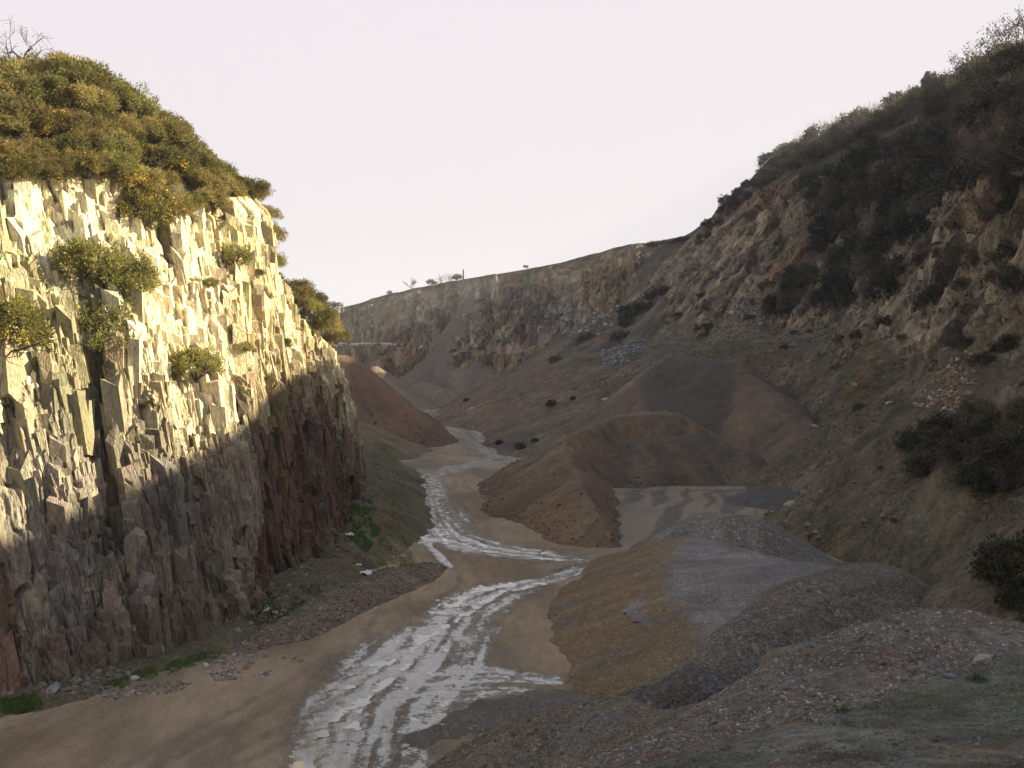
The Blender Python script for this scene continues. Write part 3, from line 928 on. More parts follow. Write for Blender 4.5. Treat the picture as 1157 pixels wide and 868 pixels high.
def heap(name, label, cat, pts, tan, colors, mat, step=0.3, soft=0.8, streak=0.25, bumpy=0.15, base=-0.6, group="spoil and gravel heaps", top=None, seed=0, lim=None, topcol=None, topedge=0.0, cut=None, patch=()):
    """a tipped heap at the angle of repose round a crest line; pts = (X, Y, Z, flat radius)"""
    pts = [np.array(p, float) for p in pts]
    if len(pts) == 1:
        pts = [pts[0], pts[0] + np.array([0.01, 0, 0, 0])]
    ext = max((p[2] - base) / tan + p[3] + 1.5 for p in pts)
    A = np.array(pts)
    x0, x1 = A[:, 0].min() - ext, A[:, 0].max() + ext
    y0, y1 = A[:, 1].min() - ext, A[:, 1].max() + ext
    X, Y = np.meshgrid(np.arange(x0, x1, step), np.arange(y0, y1, step), indexing="ij")
    wob = 1.0 + 0.10 * fbm(X * .12, Y * .12, seed + 1, 3)
    Z = np.full(X.shape, -1e9)
    Q = np.zeros(X.shape)
    Dd = np.full(X.shape, 1e9)
    acc = 0
    for a, b in zip(pts[:-1], pts[1:]):
        d = b[:2] - a[:2]
        L = max(np.hypot(*d), 1e-3)
        t = np.clip(((X - a[0]) * d[0] + (Y - a[1]) * d[1]) / L ** 2, 0, 1)
        ex, ey = X - a[0] - t * d[0], Y - a[1] - t * d[1]
        dist = np.hypot(ex, ey)
        r = a[3] + (b[3] - a[3]) * t
        dd = np.maximum(dist - r, 0)
        dd2 = np.sqrt(dd ** 2 + soft ** 2) - soft
        zc = a[2] + (b[2] - a[2]) * t
        z = zc - tan * wob * dd2
        m = z > Z
        ang = np.arctan2(ey, ex)
        Z = np.where(m, z, Z)
        Q = np.where(m, acc + t * L + ang * 4.0, Q)
        Dd = np.where(m, dist - r, Dd)
        acc += L
    sfac = sst(0.3, 3.0, Dd)
    st = fbm(Q * 0.55, Dd * 0.03, seed + 2, 4, 0.6)
    Z = Z + streak * st * sfac + bumpy * fbm(X * .35, Y * .35, seed + 3, 4) + 0.05 * fbm(X * 2, Y * 2, seed + 4, 3) + 0.5 * bumpy * fbm(X * .9, Y * .9, seed + 14, 4)
    if top:
        Z = Z + top(X, Y, 1 - sfac)
    if cut is not None:
        cp, cr_, ck, cz = cut
        cdist, _, _ = seg_field(X, Y, [np.array(p_, float) for p_ in cp], [1.0] * len(cp))
        rr_ = seg_lerp(X, Y, cp, cr_)
        wall_ = cz + ck * np.maximum(cdist - rr_ * (1 + .15 * fbm(X * .3, Y * .3, seed + 11, 3)), 0) + .12 * fbm(X * .8, Y * .8, seed + 12, 3)
        Z = np.minimum(Z, wall_)
    c1, c2, c3 = colors
    c = cmix(c1, c2, np.clip(.5 + .9 * st * sfac + .35 * fbm(X * .15, Y * .15, seed + 5, 4), 0, 1))
    c = cmix(c, c3, 0.7 * sst(.12, .42, fbm(Q * .25 + X * .04, Dd * .12, seed + 6, 4)))
    for pp_, pr_, pc_ in patch:
        pd_, _, _ = seg_field(X, Y, [np.array(p_, float) for p_ in pp_], [pr_] * len(pp_))
        e = 1 - sst(0.8, 1.15, pd_ + .25 * fbm(X * .25, Y * .25, seed + 13, 3))
        c = cmix(c, pc_, e)
    if topcol is not None:
        e = 1 - sst(-0.9, 0.7, Dd - topedge + 0.5 * fbm(X * .4, Y * .4, seed + 8, 3) + 0.9 * fbm(X * 1.6, Y * 1.6, seed + 10, 3))
        tc_ = cmix(topcol[0], topcol[1], np.clip(.5 + fbm(X * .3, Y * .3, seed + 9, 4), 0, 1))
        c = c * (1 - e[..., None]) + tc_ * e[..., None]
    V = np.stack([X, Y, Z], -1)
    q = grid_quads(*X.shape)
    k = (Z.ravel()[q] > base).any(1)
    if lim is not None:
        k &= lim(X.ravel()[q].mean(1), Y.ravel()[q].mean(1))
    q = q[k]
    used, inv = np.unique(q, return_inverse=True)
    o = mesh_from(name, V.reshape(-1, 3)[used], inv.reshape(-1, 4), mat, c.reshape(-1, 3)[used])
    heap_bvhs.append(bvh_of(V.reshape(-1, 3)[used], inv.reshape(-1, 4)))
    tag(o, label, cat, group)
    return o


def hp(px, py, Y, r=0.5):
    p = at(px, py, Y)
    return (p[0], p[1], p[2], r)


BROWN = ((0.14, 0.092, 0.055), (0.235, 0.155, 0.09), (0.11, 0.085, 0.06))
DBROWN = ((0.10, 0.076, 0.052), (0.155, 0.115, 0.075), (0.085, 0.07, 0.055))
GREY = ((0.125, 0.115, 0.104), (0.20, 0.185, 0.165), (0.16, 0.135, 0.11))
DGREY = ((0.088, 0.075, 0.060), (0.15, 0.126, 0.10), (0.12, 0.095, 0.075))
OCHRE = ((0.135, 0.098, 0.056), (0.20, 0.142, 0.074), (0.125, 0.108, 0.088))

heap("spoil_heap", "tall brown spoil heap leaning against the far end of the sunlit cliff", "spoil heap",
     [(-37, 229, 19.3, .5), (-48, 224, 22, 2), (-62, 222, 24, 3)], 0.86, ((0.15, 0.092, 0.055), (0.21, 0.135, 0.078), (0.12, 0.08, 0.055)), M_soil, 0.5, 1.0, 0.35, 0.3, seed=1000)
heap("spoil_heap", "low brown apron of spoil at the foot of the tall heap", "spoil heap",
     [(-27, 196, 3.2, 1), (-33, 205, 6, 2), (-40, 196, 7, 2)], 0.45, ((0.15, 0.10, 0.06), (0.20, 0.14, 0.085), (0.10, 0.09, 0.045)), M_soil, 0.45, 1.0, 0.2, 0.4, seed=1010)
heap("gravel_heap", "pointed grey heap in front of the pale ledge of the far wall", "gravel heap",
     [hp(424, 414, 372, .3)], 0.66, ((0.18, 0.138, 0.095), (0.24, 0.185, 0.13), (0.20, 0.15, 0.10)), M_soil, 0.7, 1.0, 0.3, 0.2, seed=1020)
heap("gravel_heap", "small low grey heap below the far wall, behind the pointed one", "gravel heap",
     [hp(478, 432, 388, .3), hp(500, 438, 386, .3)], 0.6, ((0.17, 0.13, 0.09), (0.23, 0.175, 0.125), (0.2, 0.15, 0.10)), M_soil, 0.7, 1.0, 0.3, 0.2, seed=1030)
heap("scree_cone", "tall grey scree cone spilling down the middle of the far quarry wall", "scree cone",
     [hp(537, 334, 429, .5), hp(560, 352, 424, 3), hp(585, 372, 412, 4)], 0.98, ((0.145, 0.118, 0.085), (0.19, 0.158, 0.115), (0.19, 0.145, 0.09)), M_soil, 0.9, 1.5, 1.1, 0.5, seed=1040, group="scree")
heap("spoil_heap", "big brown spoil heap by the road bend with a grey loading bay behind", "spoil heap",
     [hp(684, 574, 111, .8), hp(678, 514, 130, 2.2), hp(692, 482, 149, 3.0), hp(736, 467, 170, 3)], 0.6, ((0.13, 0.092, 0.058), (0.22, 0.15, 0.086), (0.105, 0.085, 0.063)), M_soil, 0.3, 2.0, 0.6, 0.4, seed=1050, cut=([(14.5, 100), (20.5, 122), (25, 147), (36, 151)], [3.0, 7.0, 9.5, 10], 1.1, -0.8))
heap("spoil_heap", "long dark brown heap closing the back of the loading bay", "spoil heap",
     [hp(712, 497, 162, 2), hp(775, 492, 166, 2.5), hp(835, 508, 162, 2), hp(872, 528, 156, 1)], 0.62, DBROWN, M_soil, 0.3, 1.5, 0.2, 0.35, seed=1060, cut=([(14.5, 100), (20, 122), (25.5, 142), (34, 143)], [3.0, 7.0, 8.5, 7], 1.15, -0.8))
heap("spoil_heap", "rounded brown tip with a dark scooped face below the grassy bench", "spoil heap",
     [hp(735, 425, 200, 1), hp(765, 404, 197, 1.5), hp(815, 407, 190, 2), hp(870, 444, 176, 1.5), hp(930, 500, 156, 1)], 0.72, ((0.105, 0.08, 0.058), (0.17, 0.12, 0.075), (0.20, 0.125, 0.07)), M_soil, 0.4, 1.2, 0.3, 0.3, seed=1070, patch=(([(29, 172), (33, 189)], 8.5, (0.085, 0.07, 0.054)),))
heap("grit_heap", "low dark grey grit heap in the right corner of the loading bay", "grit heap",
     [hp(868, 550, 135, 1.0), hp(905, 560, 130, .8)], 0.5, ((0.078, 0.072, 0.066), (0.115, 0.105, 0.095), (0.10, 0.085, 0.07)), M_grit2, 0.25, 0.8, 0.1, 0.1, seed=1080)
heap("gravel_heap", "round grey gravel heap standing at the mouth of the loading bay", "gravel heap",
     [hp(803, 581, 100, 1.0), hp(838, 584, 97, 1.2), hp(868, 612, 95, .5)], 0.58, ((0.125, 0.11, 0.096), (0.20, 0.178, 0.155), (0.15, 0.122, 0.095)), M_grit, 0.22, 0.8, 0.1, 0.12, seed=1090)
heap("gravel_heap", "low brownish gravel ridge between the round grey heap and the hillside", "gravel heap",
     [hp(885, 628, 90, 1.0), hp(945, 636, 87, .8), hp(990, 640, 84, 1), hp(1025, 662, 80, 1)], 0.5, DGREY, M_grit, 0.25, 0.8, 0.1, 0.15, seed=1100)
heap("gravel_heap", "long ochre gravel heap along the road with a flat pale grey top", "gravel heap",
     [hp(783, 606, 92, .5), (17.6, 80, 3.3, 4.6), (17.2, 69, 3.1, 5.6), (15.6, 61.5, 3.0, 3.6)], 0.355, OCHRE, M_grit2, 0.2, 0.35, 0.16, 0.10, seed=1110,
     topcol=((0.135, 0.122, 0.108), (0.21, 0.192, 0.172)), topedge=0.7)
heap("gravel_heap", "dark grey gravel ridge on the near side of the pale flat top", "gravel heap",
     [hp(806, 744, 56.5, .5), hp(852, 706, 60, .9), hp(930, 658, 66, 1.5), hp(985, 643, 71, 1.8), hp(1040, 668, 74, 1)], 0.62, DGREY, M_grit, 0.2, 0.6, 0.12, 0.12, seed=1120)
heap("gravel_heap", "grey gravel swell lying on the flat pale top of the ochre heap", "gravel heap",
     [(16.8, 70, 3.95, 1.5), (21.5, 74, 4.3, 1.2), (25, 73.5, 4.0, .8)], 0.30, GREY, M_grit2, 0.22, 0.8, 0.08, 0.1, base=2.0, seed=1130)
heap("gravel_heap", "small charcoal gravel heap at the near end of the ochre heap", "gravel heap",
     [hp(778, 756, 52.5, .5), hp(740, 778, 52.5, .4)], 0.6, ((0.066, 0.060, 0.056), (0.105, 0.096, 0.088), (0.08, 0.068, 0.055)), M_grit, 0.18, 0.6, 0.08, 0.1, seed=1140)
heap("gravel_heap", "low dark gravel spread across the road edge in front of the ochre heap", "gravel heap",
     [hp(640, 790, 56, .6), hp(590, 797, 55.5, .5), hp(545, 812, 54, .5), hp(490, 832, 51.8, .3)], 0.24, ((0.10, 0.086, 0.07), (0.16, 0.138, 0.11), (0.13, 0.105, 0.078)), M_grit2, 0.18, 0.6, 0.1, 0.18, seed=1150)
heap("earth_heap", "rough brown earth heap between the charcoal gravel and the near bank", "earth heap",
     [hp(575, 850, 44, .5), hp(640, 806, 46, .8), hp(690, 798, 46, 1.0), hp(740, 815, 43, 1), hp(800, 800, 42, 1)], 0.6, ((0.105, 0.085, 0.062), (0.165, 0.13, 0.09), (0.13, 0.12, 0.10)), M_rubble, 0.16, 0.7, 0.2, 0.35, seed=1160)
# banks along the foot of the sunlit cliff
heap("earth_bank", "low stony earth bank at the road edge below the cliff", "earth bank",
     [hp(170, 768, 62.5, .3), hp(250, 740, 66, .5), hp(330, 703, 72, .8), hp(395, 668, 81, .9), hp(450, 642, 89, 1.0), hp(480, 636, 93, .6)], 0.5, ((0.125, 0.092, 0.062), (0.19, 0.145, 0.10), (0.10, 0.095, 0.05)), M_rubble, 0.2, 0.5, 0.2, 0.3, seed=1170, group="earth banks at the foot of the cliff")
heap("earth_bank", "grassy earth bank between the dark end of the cliff and the road", "earth bank",
     [(-16.6, 96, 1.6, .8), (-16.0, 108, 2.4, 1), (-18.6, 122, 3.4, 1.5), (-21.5, 142, 3.4, 1.5), (-25, 168, 3.5, 2), (-30, 185, 3, 2)], 0.5, ((0.085, 0.072, 0.042), (0.165, 0.135, 0.08), (0.065, 0.085, 0.028)), M_rubble, 0.3, 0.6, 0.3, 0.5, seed=1180, group="earth banks at the foot of the cliff")
heap("earth_bank", "low green bank along the foot of the nearest stretch of cliff", "earth bank",
     [(-34, 53.5, .6, .8), (-27.2, 58.9, .5, .5), (-23, 66.3, .7, .6), (-19.8, 73, .9, .7), (-18.5, 80, 1.3, 1.6), (-17.2, 88, 1.6, 1.6)], 0.4, ((0.075, 0.08, 0.036), (0.125, 0.105, 0.065), (0.12, 0.09, 0.06)), M_rubble, 0.22, 0.5, 0.15, 0.35, seed=1190, group="earth banks at the foot of the cliff")

ALL_BVH = [cliff_bvh, far_bvh, hill_bvh, bank_bvh] + heap_bvhs


def hit(px, py, bvhs=None):
    o, d = Vector((0, 0, CAMZ)), Vector(ray(px, py)).normalized()
    best = None
    for b in (bvhs or ALL_BVH):
        h = b.ray_cast(o, d)
        if h[0] is not None and (best is None or h[3] < best[1]):
            best = (h[0], h[3], h[1])
    if d.z < 0:
        t = -CAMZ / d.z
        if best is None or t < best[1]:
            best = (o + d * t, t, Vector((0, 0, 1)))
    return best


def drop(x, y, bvhs=None):
    best = 0.0
    for b in (bvhs or ALL_BVH):
        h = b.ray_cast(Vector((x, y, 200)), Vector((0, 0, -1)))
        if h[0] is not None and h[0].z > best:
            best = h[0].z
    return best


exec_veg = True
# ------------------------------------------------------------------ vegetation
ORD = "first second third fourth fifth sixth seventh eighth ninth tenth eleventh twelfth thirteenth fourteenth fifteenth sixteenth seventeenth eighteenth nineteenth twentieth".split()


def ordw(i):
    if i < 20:
        return ORD[i]
    tens = {2: "twenty", 3: "thirty", 4: "forty", 5: "fifty", 6: "sixty", 7: "seventy", 8: "eighty", 9: "ninety"}
    t, u = divmod(i + 1, 10)
    if u == 0:
        return tens[t][:-1] + "ieth"
    return tens[t] + "-" + ORD[u - 1]


def leaf_tris(C, D, ln, wd, r):
    """slim leaf-like triangles at C pointing along D"""
    n = len(C)
    D = D / (np.linalg.norm(D, axis=1, keepdims=True) + 1e-9)
    S = np.cross(D, r.normal(size=(n, 3)))
    S /= np.linalg.norm(S, axis=1, keepdims=True) + 1e-9
    a = C - S * wd[:, None] / 2
    b = C + S * wd[:, None] / 2
    c = C + D * ln[:, None]
    V = np.stack([a, b, c], 1).reshape(-1, 3)
    return V, np.arange(3 * n).reshape(-1, 3)


def bush_foliage(seed, nclump=80, nleaf=46, flat=0.75, ln=(0.10, 0.2), wd=(.045, .09), up=0.4, gap=0.0):
    """unit-radius bush: clumps over an uneven dome, each clump a burst of small leaves"""
    r = np.random.default_rng(seed)
    d = r.normal(size=(nclump, 3))
    d[:, 2] = np.abs(d[:, 2]) * 1.1 - 0.25
    d /= np.linalg.norm(d, axis=1, keepdims=True)
    rad = 0.62 + 0.38 * r.random(nclump)
    rad *= 1 + 0.22 * np.sin(d[:, 0] * 5 + seed) * np.cos(d[:, 1] * 4 + seed * 2)
    c = d * rad[:, None] * np.array([1, 1, flat]) + np.array([0, 0, 0.25])
    cr = 0.14 + 0.17 * r.random(nclump)
    Cs, Ds = [], []
    for i in range(nclump):
        n = int(nleaf * (0.6 + 0.8 * r.random()))
        e = r.normal(size=(n, 3))
        e /= np.linalg.norm(e, axis=1, keepdims=True)
        Cs.append(c[i] + e * (cr[i] * (0.35 + 0.65 * r.random(n)))[:, None])
        Ds.append(e + d[i] * 0.5 + np.array([0, 0, up]) + r.normal(size=(n, 3)) * .3)
    C, D = np.concatenate(Cs), np.concatenate(Ds)
    n = len(C)
    return leaf_tris(C, D, r.uniform(*ln, n), r.uniform(*wd, n), r), c, cr


def tube_tris(segs):
    """segs: (p0, p1, r0, r1) three-sided tapered tubes"""
    Vs, Fs = [], []
    base = 0
    for p0, p1, r0, r1 in segs:
        d = p1 - p0
        L = np.linalg.norm(d)
        if L < 1e-6:
            continue
        d = d / L
        a = np.cross(d, [0.3, 0.5, 0.81])
        a /= np.linalg.norm(a) + 1e-9
        b = np.cross(d, a)
        for p, rr in ((p0, r0), (p1, r1)):
            for k in range(3):
                an = k * 2.0944
                Vs.append(p + (a * math.cos(an) + b * math.sin(an)) * rr)
        for k in range(3):
            k2 = (k + 1) % 3
            Fs += [(base + k, base + k2, base + 3 + k2), (base + k, base + 3 + k2, base + 3 + k)]
        base += 6
    return np.array(Vs), np.array(Fs)


def branch(r, p, d, L, rad, depth, segs, spread=0.6, kids=(2, 4), up=0.15, shrink=0.68, bend=0.22, minr=0.004):
    n = 3
    q = p
    for i in range(n):
        d = d + r.normal(size=3) * bend + np.array([0, 0, up * .4])
        d = d / np.linalg.norm(d)
        q2 = q + d * L / n
        r0 = rad * (1 - 0.35 * i / n)
        r1 = rad * (1 - 0.35 * (i + 1) / n)
        segs.append((q, q2, max(r0, minr), max(r1, minr)))
        q = q2
        if depth > 0 and i > 0:
            for _ in range(r.integers(kids[0], kids[1])):
                e = d + r.normal(size=3) * spread + np.array([0, 0, up])
                branch(r, q, e / np.linalg.norm(e), L * shrink * r.uniform(.7, 1.1), r1 * .62, depth - 1, segs, spread, kids, up, shrink, bend, minr)
    if depth == 0:
        return


M_gorse = leaf_mat("gorse_leaf", (0.10, 0.102, 0.034), (0.26, 0.24, 0.07), (0.30, 0.22, 0.09), trans=.4)
M_gorse2 = leaf_mat("gorse_leaf_green", (0.078, 0.096, 0.032), (0.21, 0.22, 0.062), (0.25, 0.21, 0.07), trans=.4)
M_flower = leaf_mat("gorse_flower", (0.50, 0.31, 0.02), (0.62, 0.42, 0.04))
M_dark = leaf_mat("dark_leaf", (0.012, 0.016, 0.009), (0.055, 0.062, 0.032), (0.09, 0.085, 0.045))
M_mid = leaf_mat("bramble_leaf", (0.045, 0.045, 0.026), (0.12, 0.105, 0.06), (0.14, 0.115, 0.07))
M_twig = plain_mat("bare_twig", (0.105, 0.080, 0.066), 0.9, .3, 3.0)
M_ptwig = plain_mat("purple_twig", (0.125, 0.092, 0.088), 0.9, .3, 3.0)
M_btwig = plain_mat("tan_twig", (0.20, 0.155, 0.105), 0.9, .3, 3.0)
M_bark = plain_mat("bark", (0.075, 0.065, 0.055), 0.9, .3, 4.0)
M_straw = leaf_mat("straw_blade", (0.16, 0.14, 0.075), (0.30, 0.26, 0.15))
M_grass = leaf_mat("grass_blade", (0.035, 0.10, 0.018), (0.075, 0.19, 0.03), (0.13, 0.16, 0.05))
M_gtuft = leaf_mat("green_tuft", (0.030, 0.065, 0.02), (0.06, 0.11, 0.03))


def mesh_only(name, V, Q, mat):
    o = mesh_from(name, V, Q, mat, smooth=False, nside=Q.shape[1])
    me = o.data
    bpy.data.objects.remove(o)
    return me


def bush_stems(seed, n=7, h=0.9, rad=.03):
    r = np.random.default_rng(seed)
    segs = []
    for k in range(n):
        d = np.array([r.normal() * .6, r.normal() * .6, 1.0])
        branch(r, np.array([r.normal() * .06, r.normal() * .06, -0.25]), d / np.linalg.norm(d), h, rad, 1, segs, .5, (1, 3), .1)
    return tube_tris(segs)


def twig_mesh(seed, n=26, h=1.5, rad=.012, spread=.5, wide=.55, depth=2, kids=(1, 3)):
    r = np.random.default_rng(seed)
    segs = []
    for k in range(n):
        x, y = r.normal() * .28, r.normal() * .28
        d = np.array([x * wide * 2 + r.normal() * .25, y * wide * 2 + r.normal() * .25, 1.0])
        branch(r, np.array([x, y, -0.2]), d / np.linalg.norm(d), h * .62 * r.uniform(.6, 1), rad, depth, segs, spread, kids, .15, .55, .14, .0035)
    return tube_tris(segs)


PROTO = {}
for kind, mat, n, kw in (("gorse", M_gorse, 3, dict(nclump=115, nleaf=72, ln=(.07, .14), wd=(.03, .055))),
                         ("green_gorse", M_gorse2, 3, dict(nclump=110, nleaf=70, ln=(.06, .13), wd=(.03, .06))),
                         ("dark", M_dark, 4, dict(nclump=70, nleaf=34, flat=.95, ln=(.08, .16), wd=(.06, .12), up=.2)),
                         ("mid", M_mid, 3, dict(nclump=62, nleaf=36, flat=.8, ln=(.08, .15), wd=(.05, .10), up=.2))):
    PROTO[kind] = []
    for k in range(n):
        (V, T), c, cr = bush_foliage(hash(kind) % 1 + 31 * k + len(kind) * 7, **kw)
        sv, sf = bush_stems(50 + k)
        fl = None
        if "gorse" in kind:
            r = np.random.default_rng(900 + k)
            pick = r.choice(len(c), 16, replace=False)
            cc = np.concatenate([c[i] * 1.04 + r.normal(size=(46, 3)) * cr[i] * .62 for i in pick])
            fV, fT = leaf_tris(cc, r.normal(size=cc.shape), r.uniform(.035, .07, len(cc)), r.uniform(.035, .07, len(cc)), r)
            fl = mesh_only("flowers", fV, fT, M_flower)
        PROTO[kind].append((mesh_only("foliage", V, T, mat), mesh_only("stems", sv, sf, M_bark), fl))
for kind, mat, n, kw in (("twig", M_twig, 3, dict(n=26)), ("ptwig", M_ptwig, 3, dict(n=32, h=1.3, spread=.6)), ("btwig", M_btwig, 3, dict(n=26, h=1.5))):
    PROTO[kind] = []
    for k in range(n):
        V, T = twig_mesh(300 + 17 * k + len(kind), **kw)
        PROTO[kind].append((mesh_only("twigs", V, T, mat), None, None))


def put_bush(kind, loc, R, label, cat, group, name, sq=1.0, flowers=False, tilt=None):
    f, s, fl = random.choice(PROTO[kind])
    if s is None:
        o = bpy.data.objects.new(name, f)
        COL.objects.link(o)
    else:
        o = bpy.data.objects.new(name, None)
        o.empty_display_size = .2
        COL.objects.link(o)
        for nm, me in (("foliage", f), ("stem", s)) + ((("blossoms", fl),) if (flowers and fl) else ()):
            c = bpy.data.objects.new(nm, me)
            COL.objects.link(c)
            c.parent = o
    o.location = Vector(loc)
    o.rotation_euler = (random.uniform(-.1, .1), random.uniform(-.1, .1) if tilt is None else tilt, random.uniform(0, 6.28))
    k = R * random.uniform(.9, 1.1)
    o.scale = (k * random.uniform(.92, 1.1), k * random.uniform(.92, 1.1), k * sq * random.uniform(.9, 1.12))
    tag(o, label, cat, group)
    return o


# gorse on top of the sunlit cliff: four rows behind one another
G1 = "gorse bushes on top of the sunlit cliff"
rowspec = [(0.2, "at the very lip of the sunlit cliff", 1.6, 2.0, 8.9, 21), (2.2, "one row behind the cliff lip", 1.9, 1.9, 8.3, 19), (4.4, "two rows behind the cliff lip", 2.0, 1.9, 7.7, 17),
           (7.0, "three rows behind the cliff lip", 2.1, 1.8, 7.2, 16), (9.8, "on the skyline of the cliff top", 2.1, 1.6, 6.8, 15), (13.5, "at the back of the cliff top", 2.4, 1.3, 6.2, 11)]
for off, where, R, s0, s1, n in rowspec:
    for i in range(n):
        s = s0 + (s1 - s0) * (i + .5 * random.random()) / n
        p = plateau(s, off + random.uniform(-.8, .8))
        RR = R * random.uniform(.8, 1.2) * (0.8 if s > 7.6 else 1)
        flw = off < 5 and (random.random() < .4)
        put_bush(random.choice(["gorse", "gorse", "green_gorse"]), p + np.array([0, 0, -.1]), RR,
                 f"olive gorse bush {where}, {ordw(i)} from the bare tree", "bush", G1, "gorse_bush", .85, flw)
# bushes on the descending end of the cliff
for i, (px, py, Y, R) in enumerate([(298, 248, 103, 1.5), (304, 272, 106, 1.6), (310, 322, 116, 1.3), (332, 338, 120, 1.9), (344, 350, 124, 2.0), (356, 362, 128, 2.1), (368, 374, 133, 2.2), (379, 386, 137, 1.9), (308, 300, 112, 1.4), (350, 345, 128, 1.9)]):
    put_bush(random.choice(["gorse", "green_gorse"]), at(px, py, Y), R, f"gorse bush on the falling far end of the sunlit cliff, {ordw(i)} down from the top", "bush", "gorse bushes down the far end of the cliff", "gorse_bush", 1.0, False)
# bushes clinging to the cliff face
FACE = [(100, 312, 2.4, "large dark gorse bush clinging high on the near cliff face"), (132, 322, 2.2, "gorse bush beside the large one, high on the cliff face"),
        (112, 352, 2.0, "gorse bush hanging just below the large one on the cliff face"), (122, 388, 1.6, "small gorse bush lowest in the hanging patch on the cliff face"),
        (8, 380, 2.2, "gorse bush with yellow flowers on the cliff face at the picture's edge"), (214, 418, 1.6, "small gorse bush alone in the middle of the cliff face"),
        (266, 296, 1.4, "small round bush high on the cliff face near its end"), (300, 430, .7, "tiny bush on a pale rib at the end of the cliff face"),
        (155, 248, 1.9, "gorse bush with yellow flowers spilling over the lip above the hanging patch"), (75, 300, 1.4, "small bush on the upper left of the hanging patch"),
        (240, 440, .8, "low dark bush where the cliff turns shady"), (150, 300, 1.0, "little olive bush at the right edge of the hanging patch")]
for px, py, R, lab in FACE:
    h = hit(px, py, [cliff_bvh])
    if h:
        put_bush("green_gorse", h[0] + h[2] * (.35 * R if h[2].x > 0 else -.35 * R) - Vector((0, 0, R * .3)), R * 1.2, lab, "bush", "bushes clinging to the cliff face", "gorse_bush", .95, "yellow" in lab)


for i in range(16):
    px, py = 60 + 19 * i + random.uniform(-8, 8), random.uniform(255, 470)
    h = hit(px, py, [cliff_bvh])
    if h and h[0].y < 135:
        R = random.uniform(.45, .95)
        put_bush("green_gorse", h[0] + h[2] * (.3 * R if h[2].x > 0 else -.3 * R), R, f"little plant rooted in a crack of the sunlit cliff face, {ordw(i)} from its near end", "bush", "little plants in the cliff face", "cliff_plant", .9)


# right hillside thickets: jittered samples inside pixel polygons dropped on the hill
def inside(px, py, poly):
    c = False
    j = len(poly) - 1
    for i in range(len(poly)):
        xi, yi = poly[i]
        xj, yj = poly[j]
        if (yi > py) != (yj > py) and px < (xj - xi) * (py - yi) / (yj - yi) + xi:
            c = not c
        j = i
    return c


def thicket(poly, step, kinds, R, template, cat, group, name, sq=1.0, jit=.4, sink=.25, bv=None):
    xs_ = [p[0] for p in poly]
    ys_ = [p[1] for p in poly]
    k = 0
    pts = []
    y = min(ys_)
    while y <= max(ys_):
        x = min(xs_)
        while x <= max(xs_):
            qx, qy = x + random.uniform(-jit, jit) * step, y + random.uniform(-jit, jit) * step
            if inside(qx, qy, poly):
                pts.append((qx, qy))
            x += step
        y += step * .8
    pts.sort()
    for qx, qy in pts:
        h = hit(qx, qy, bv or [hill_bvh, far_bvh])
        if not h:
            continue
        RR = R * random.uniform(.75, 1.25)
        kd = random.choice(kinds)
        put_bush(kd, h[0] - Vector((0, 0, RR * sink)), RR, template.format(ordw(k)), cat, group, name, sq)
        k += 1


thicket([(890, 215), (960, 190), (1020, 150), (1085, 150), (1105, 205), (1045, 245), (1015, 330), (965, 357), (885, 360), (872, 345), (915, 300), (930, 245)], 22, ["dark", "dark", "mid", "twig", "dark"], 4.0,
        "dark evergreen bush in the big thicket above the bench, {} from its far end", "bush", "dark thicket above the grassy bench", "evergreen_bush", 1.05)
thicket([(955, 185), (1030, 130), (1110, 118), (1150, 150), (1100, 200), (1000, 200)], 22, ["ptwig", "ptwig", "twig"], 3.7,
        "bare purple brown shrub above the dark thicket, {} from its far end", "shrub", "bare purple shrubs above the thicket", "bare_shrub", 1.2)
thicket([(1020, 280), (1070, 262), (1100, 300), (1098, 345), (1040, 352)], 24, ["mid", "ptwig", "mid"], 2.5,
        "straggly bush on the rock face right of the thicket, {} from the thicket", "bush", "straggly bushes on the right rock face", "straggly_bush", .9)
thicket([(1110, 190), (1157, 170), (1175, 420), (1130, 400), (1120, 300)], 34, ["mid", "dark", "btwig"], 1.9,
        "scrubby bush on the nearest rock face, {} from the thicket side", "bush", "scrub on the nearest rock face", "scrub_bush", .9)
thicket([(1025, 505), (1060, 470), (1165, 455), (1175, 560), (1110, 545), (1050, 540)], 22, ["dark", "mid", "ptwig", "dark"], 2.0,
        "dark bramble bush in the shady hollow at the right edge, {} from its roadward side", "bush", "brambles in the shady hollow", "bramble_bush", .8)
thicket([(1140, 640), (1175, 640), (1180, 690), (1145, 690)], 22, ["dark"], 1.7,
        "dark bush beside the rubble mound at the right edge, {} from the road", "bush", "dark bushes beside the rubble mound", "evergreen_bush", 1.0)
thicket([(612, 402), (650, 380), (705, 372), (700, 398), (640, 415)], 13, ["ptwig", "ptwig", "ptwig", "mid"], 3.4,
        "reddish bare bramble below the far wall, {} from the road", "bramble", "red brambles below the far wall", "bramble", .7)
thicket([(700, 358), (780, 300), (790, 305), (712, 372)], 11, ["dark", "ptwig"], 2.8,
        "dark bush in the diagonal line down the far corner, {} from below", "bush", "diagonal line of bushes in the far corner", "evergreen_bush", .8)
thicket([(755, 372), (790, 330), (850, 330), (870, 360), (800, 376)], 20, ["ptwig", "ptwig", "mid"], 2.2,
        "low purple scrub on the scree under the rock band, {} from the far end", "shrub", "low scrub under the rock band", "scrub_bush", .6)

thicket([(1085, 118), (1125, 108), (1175, 112), (1175, 185), (1120, 200), (1095, 160)], 26, ["mid", "dark", "btwig", "twig"], 2.6,
        "tangled bush under the tall trees on the hill brow, {} from the thicket", "bush", "tangle under the tall trees", "tangled_bush", 1.0)
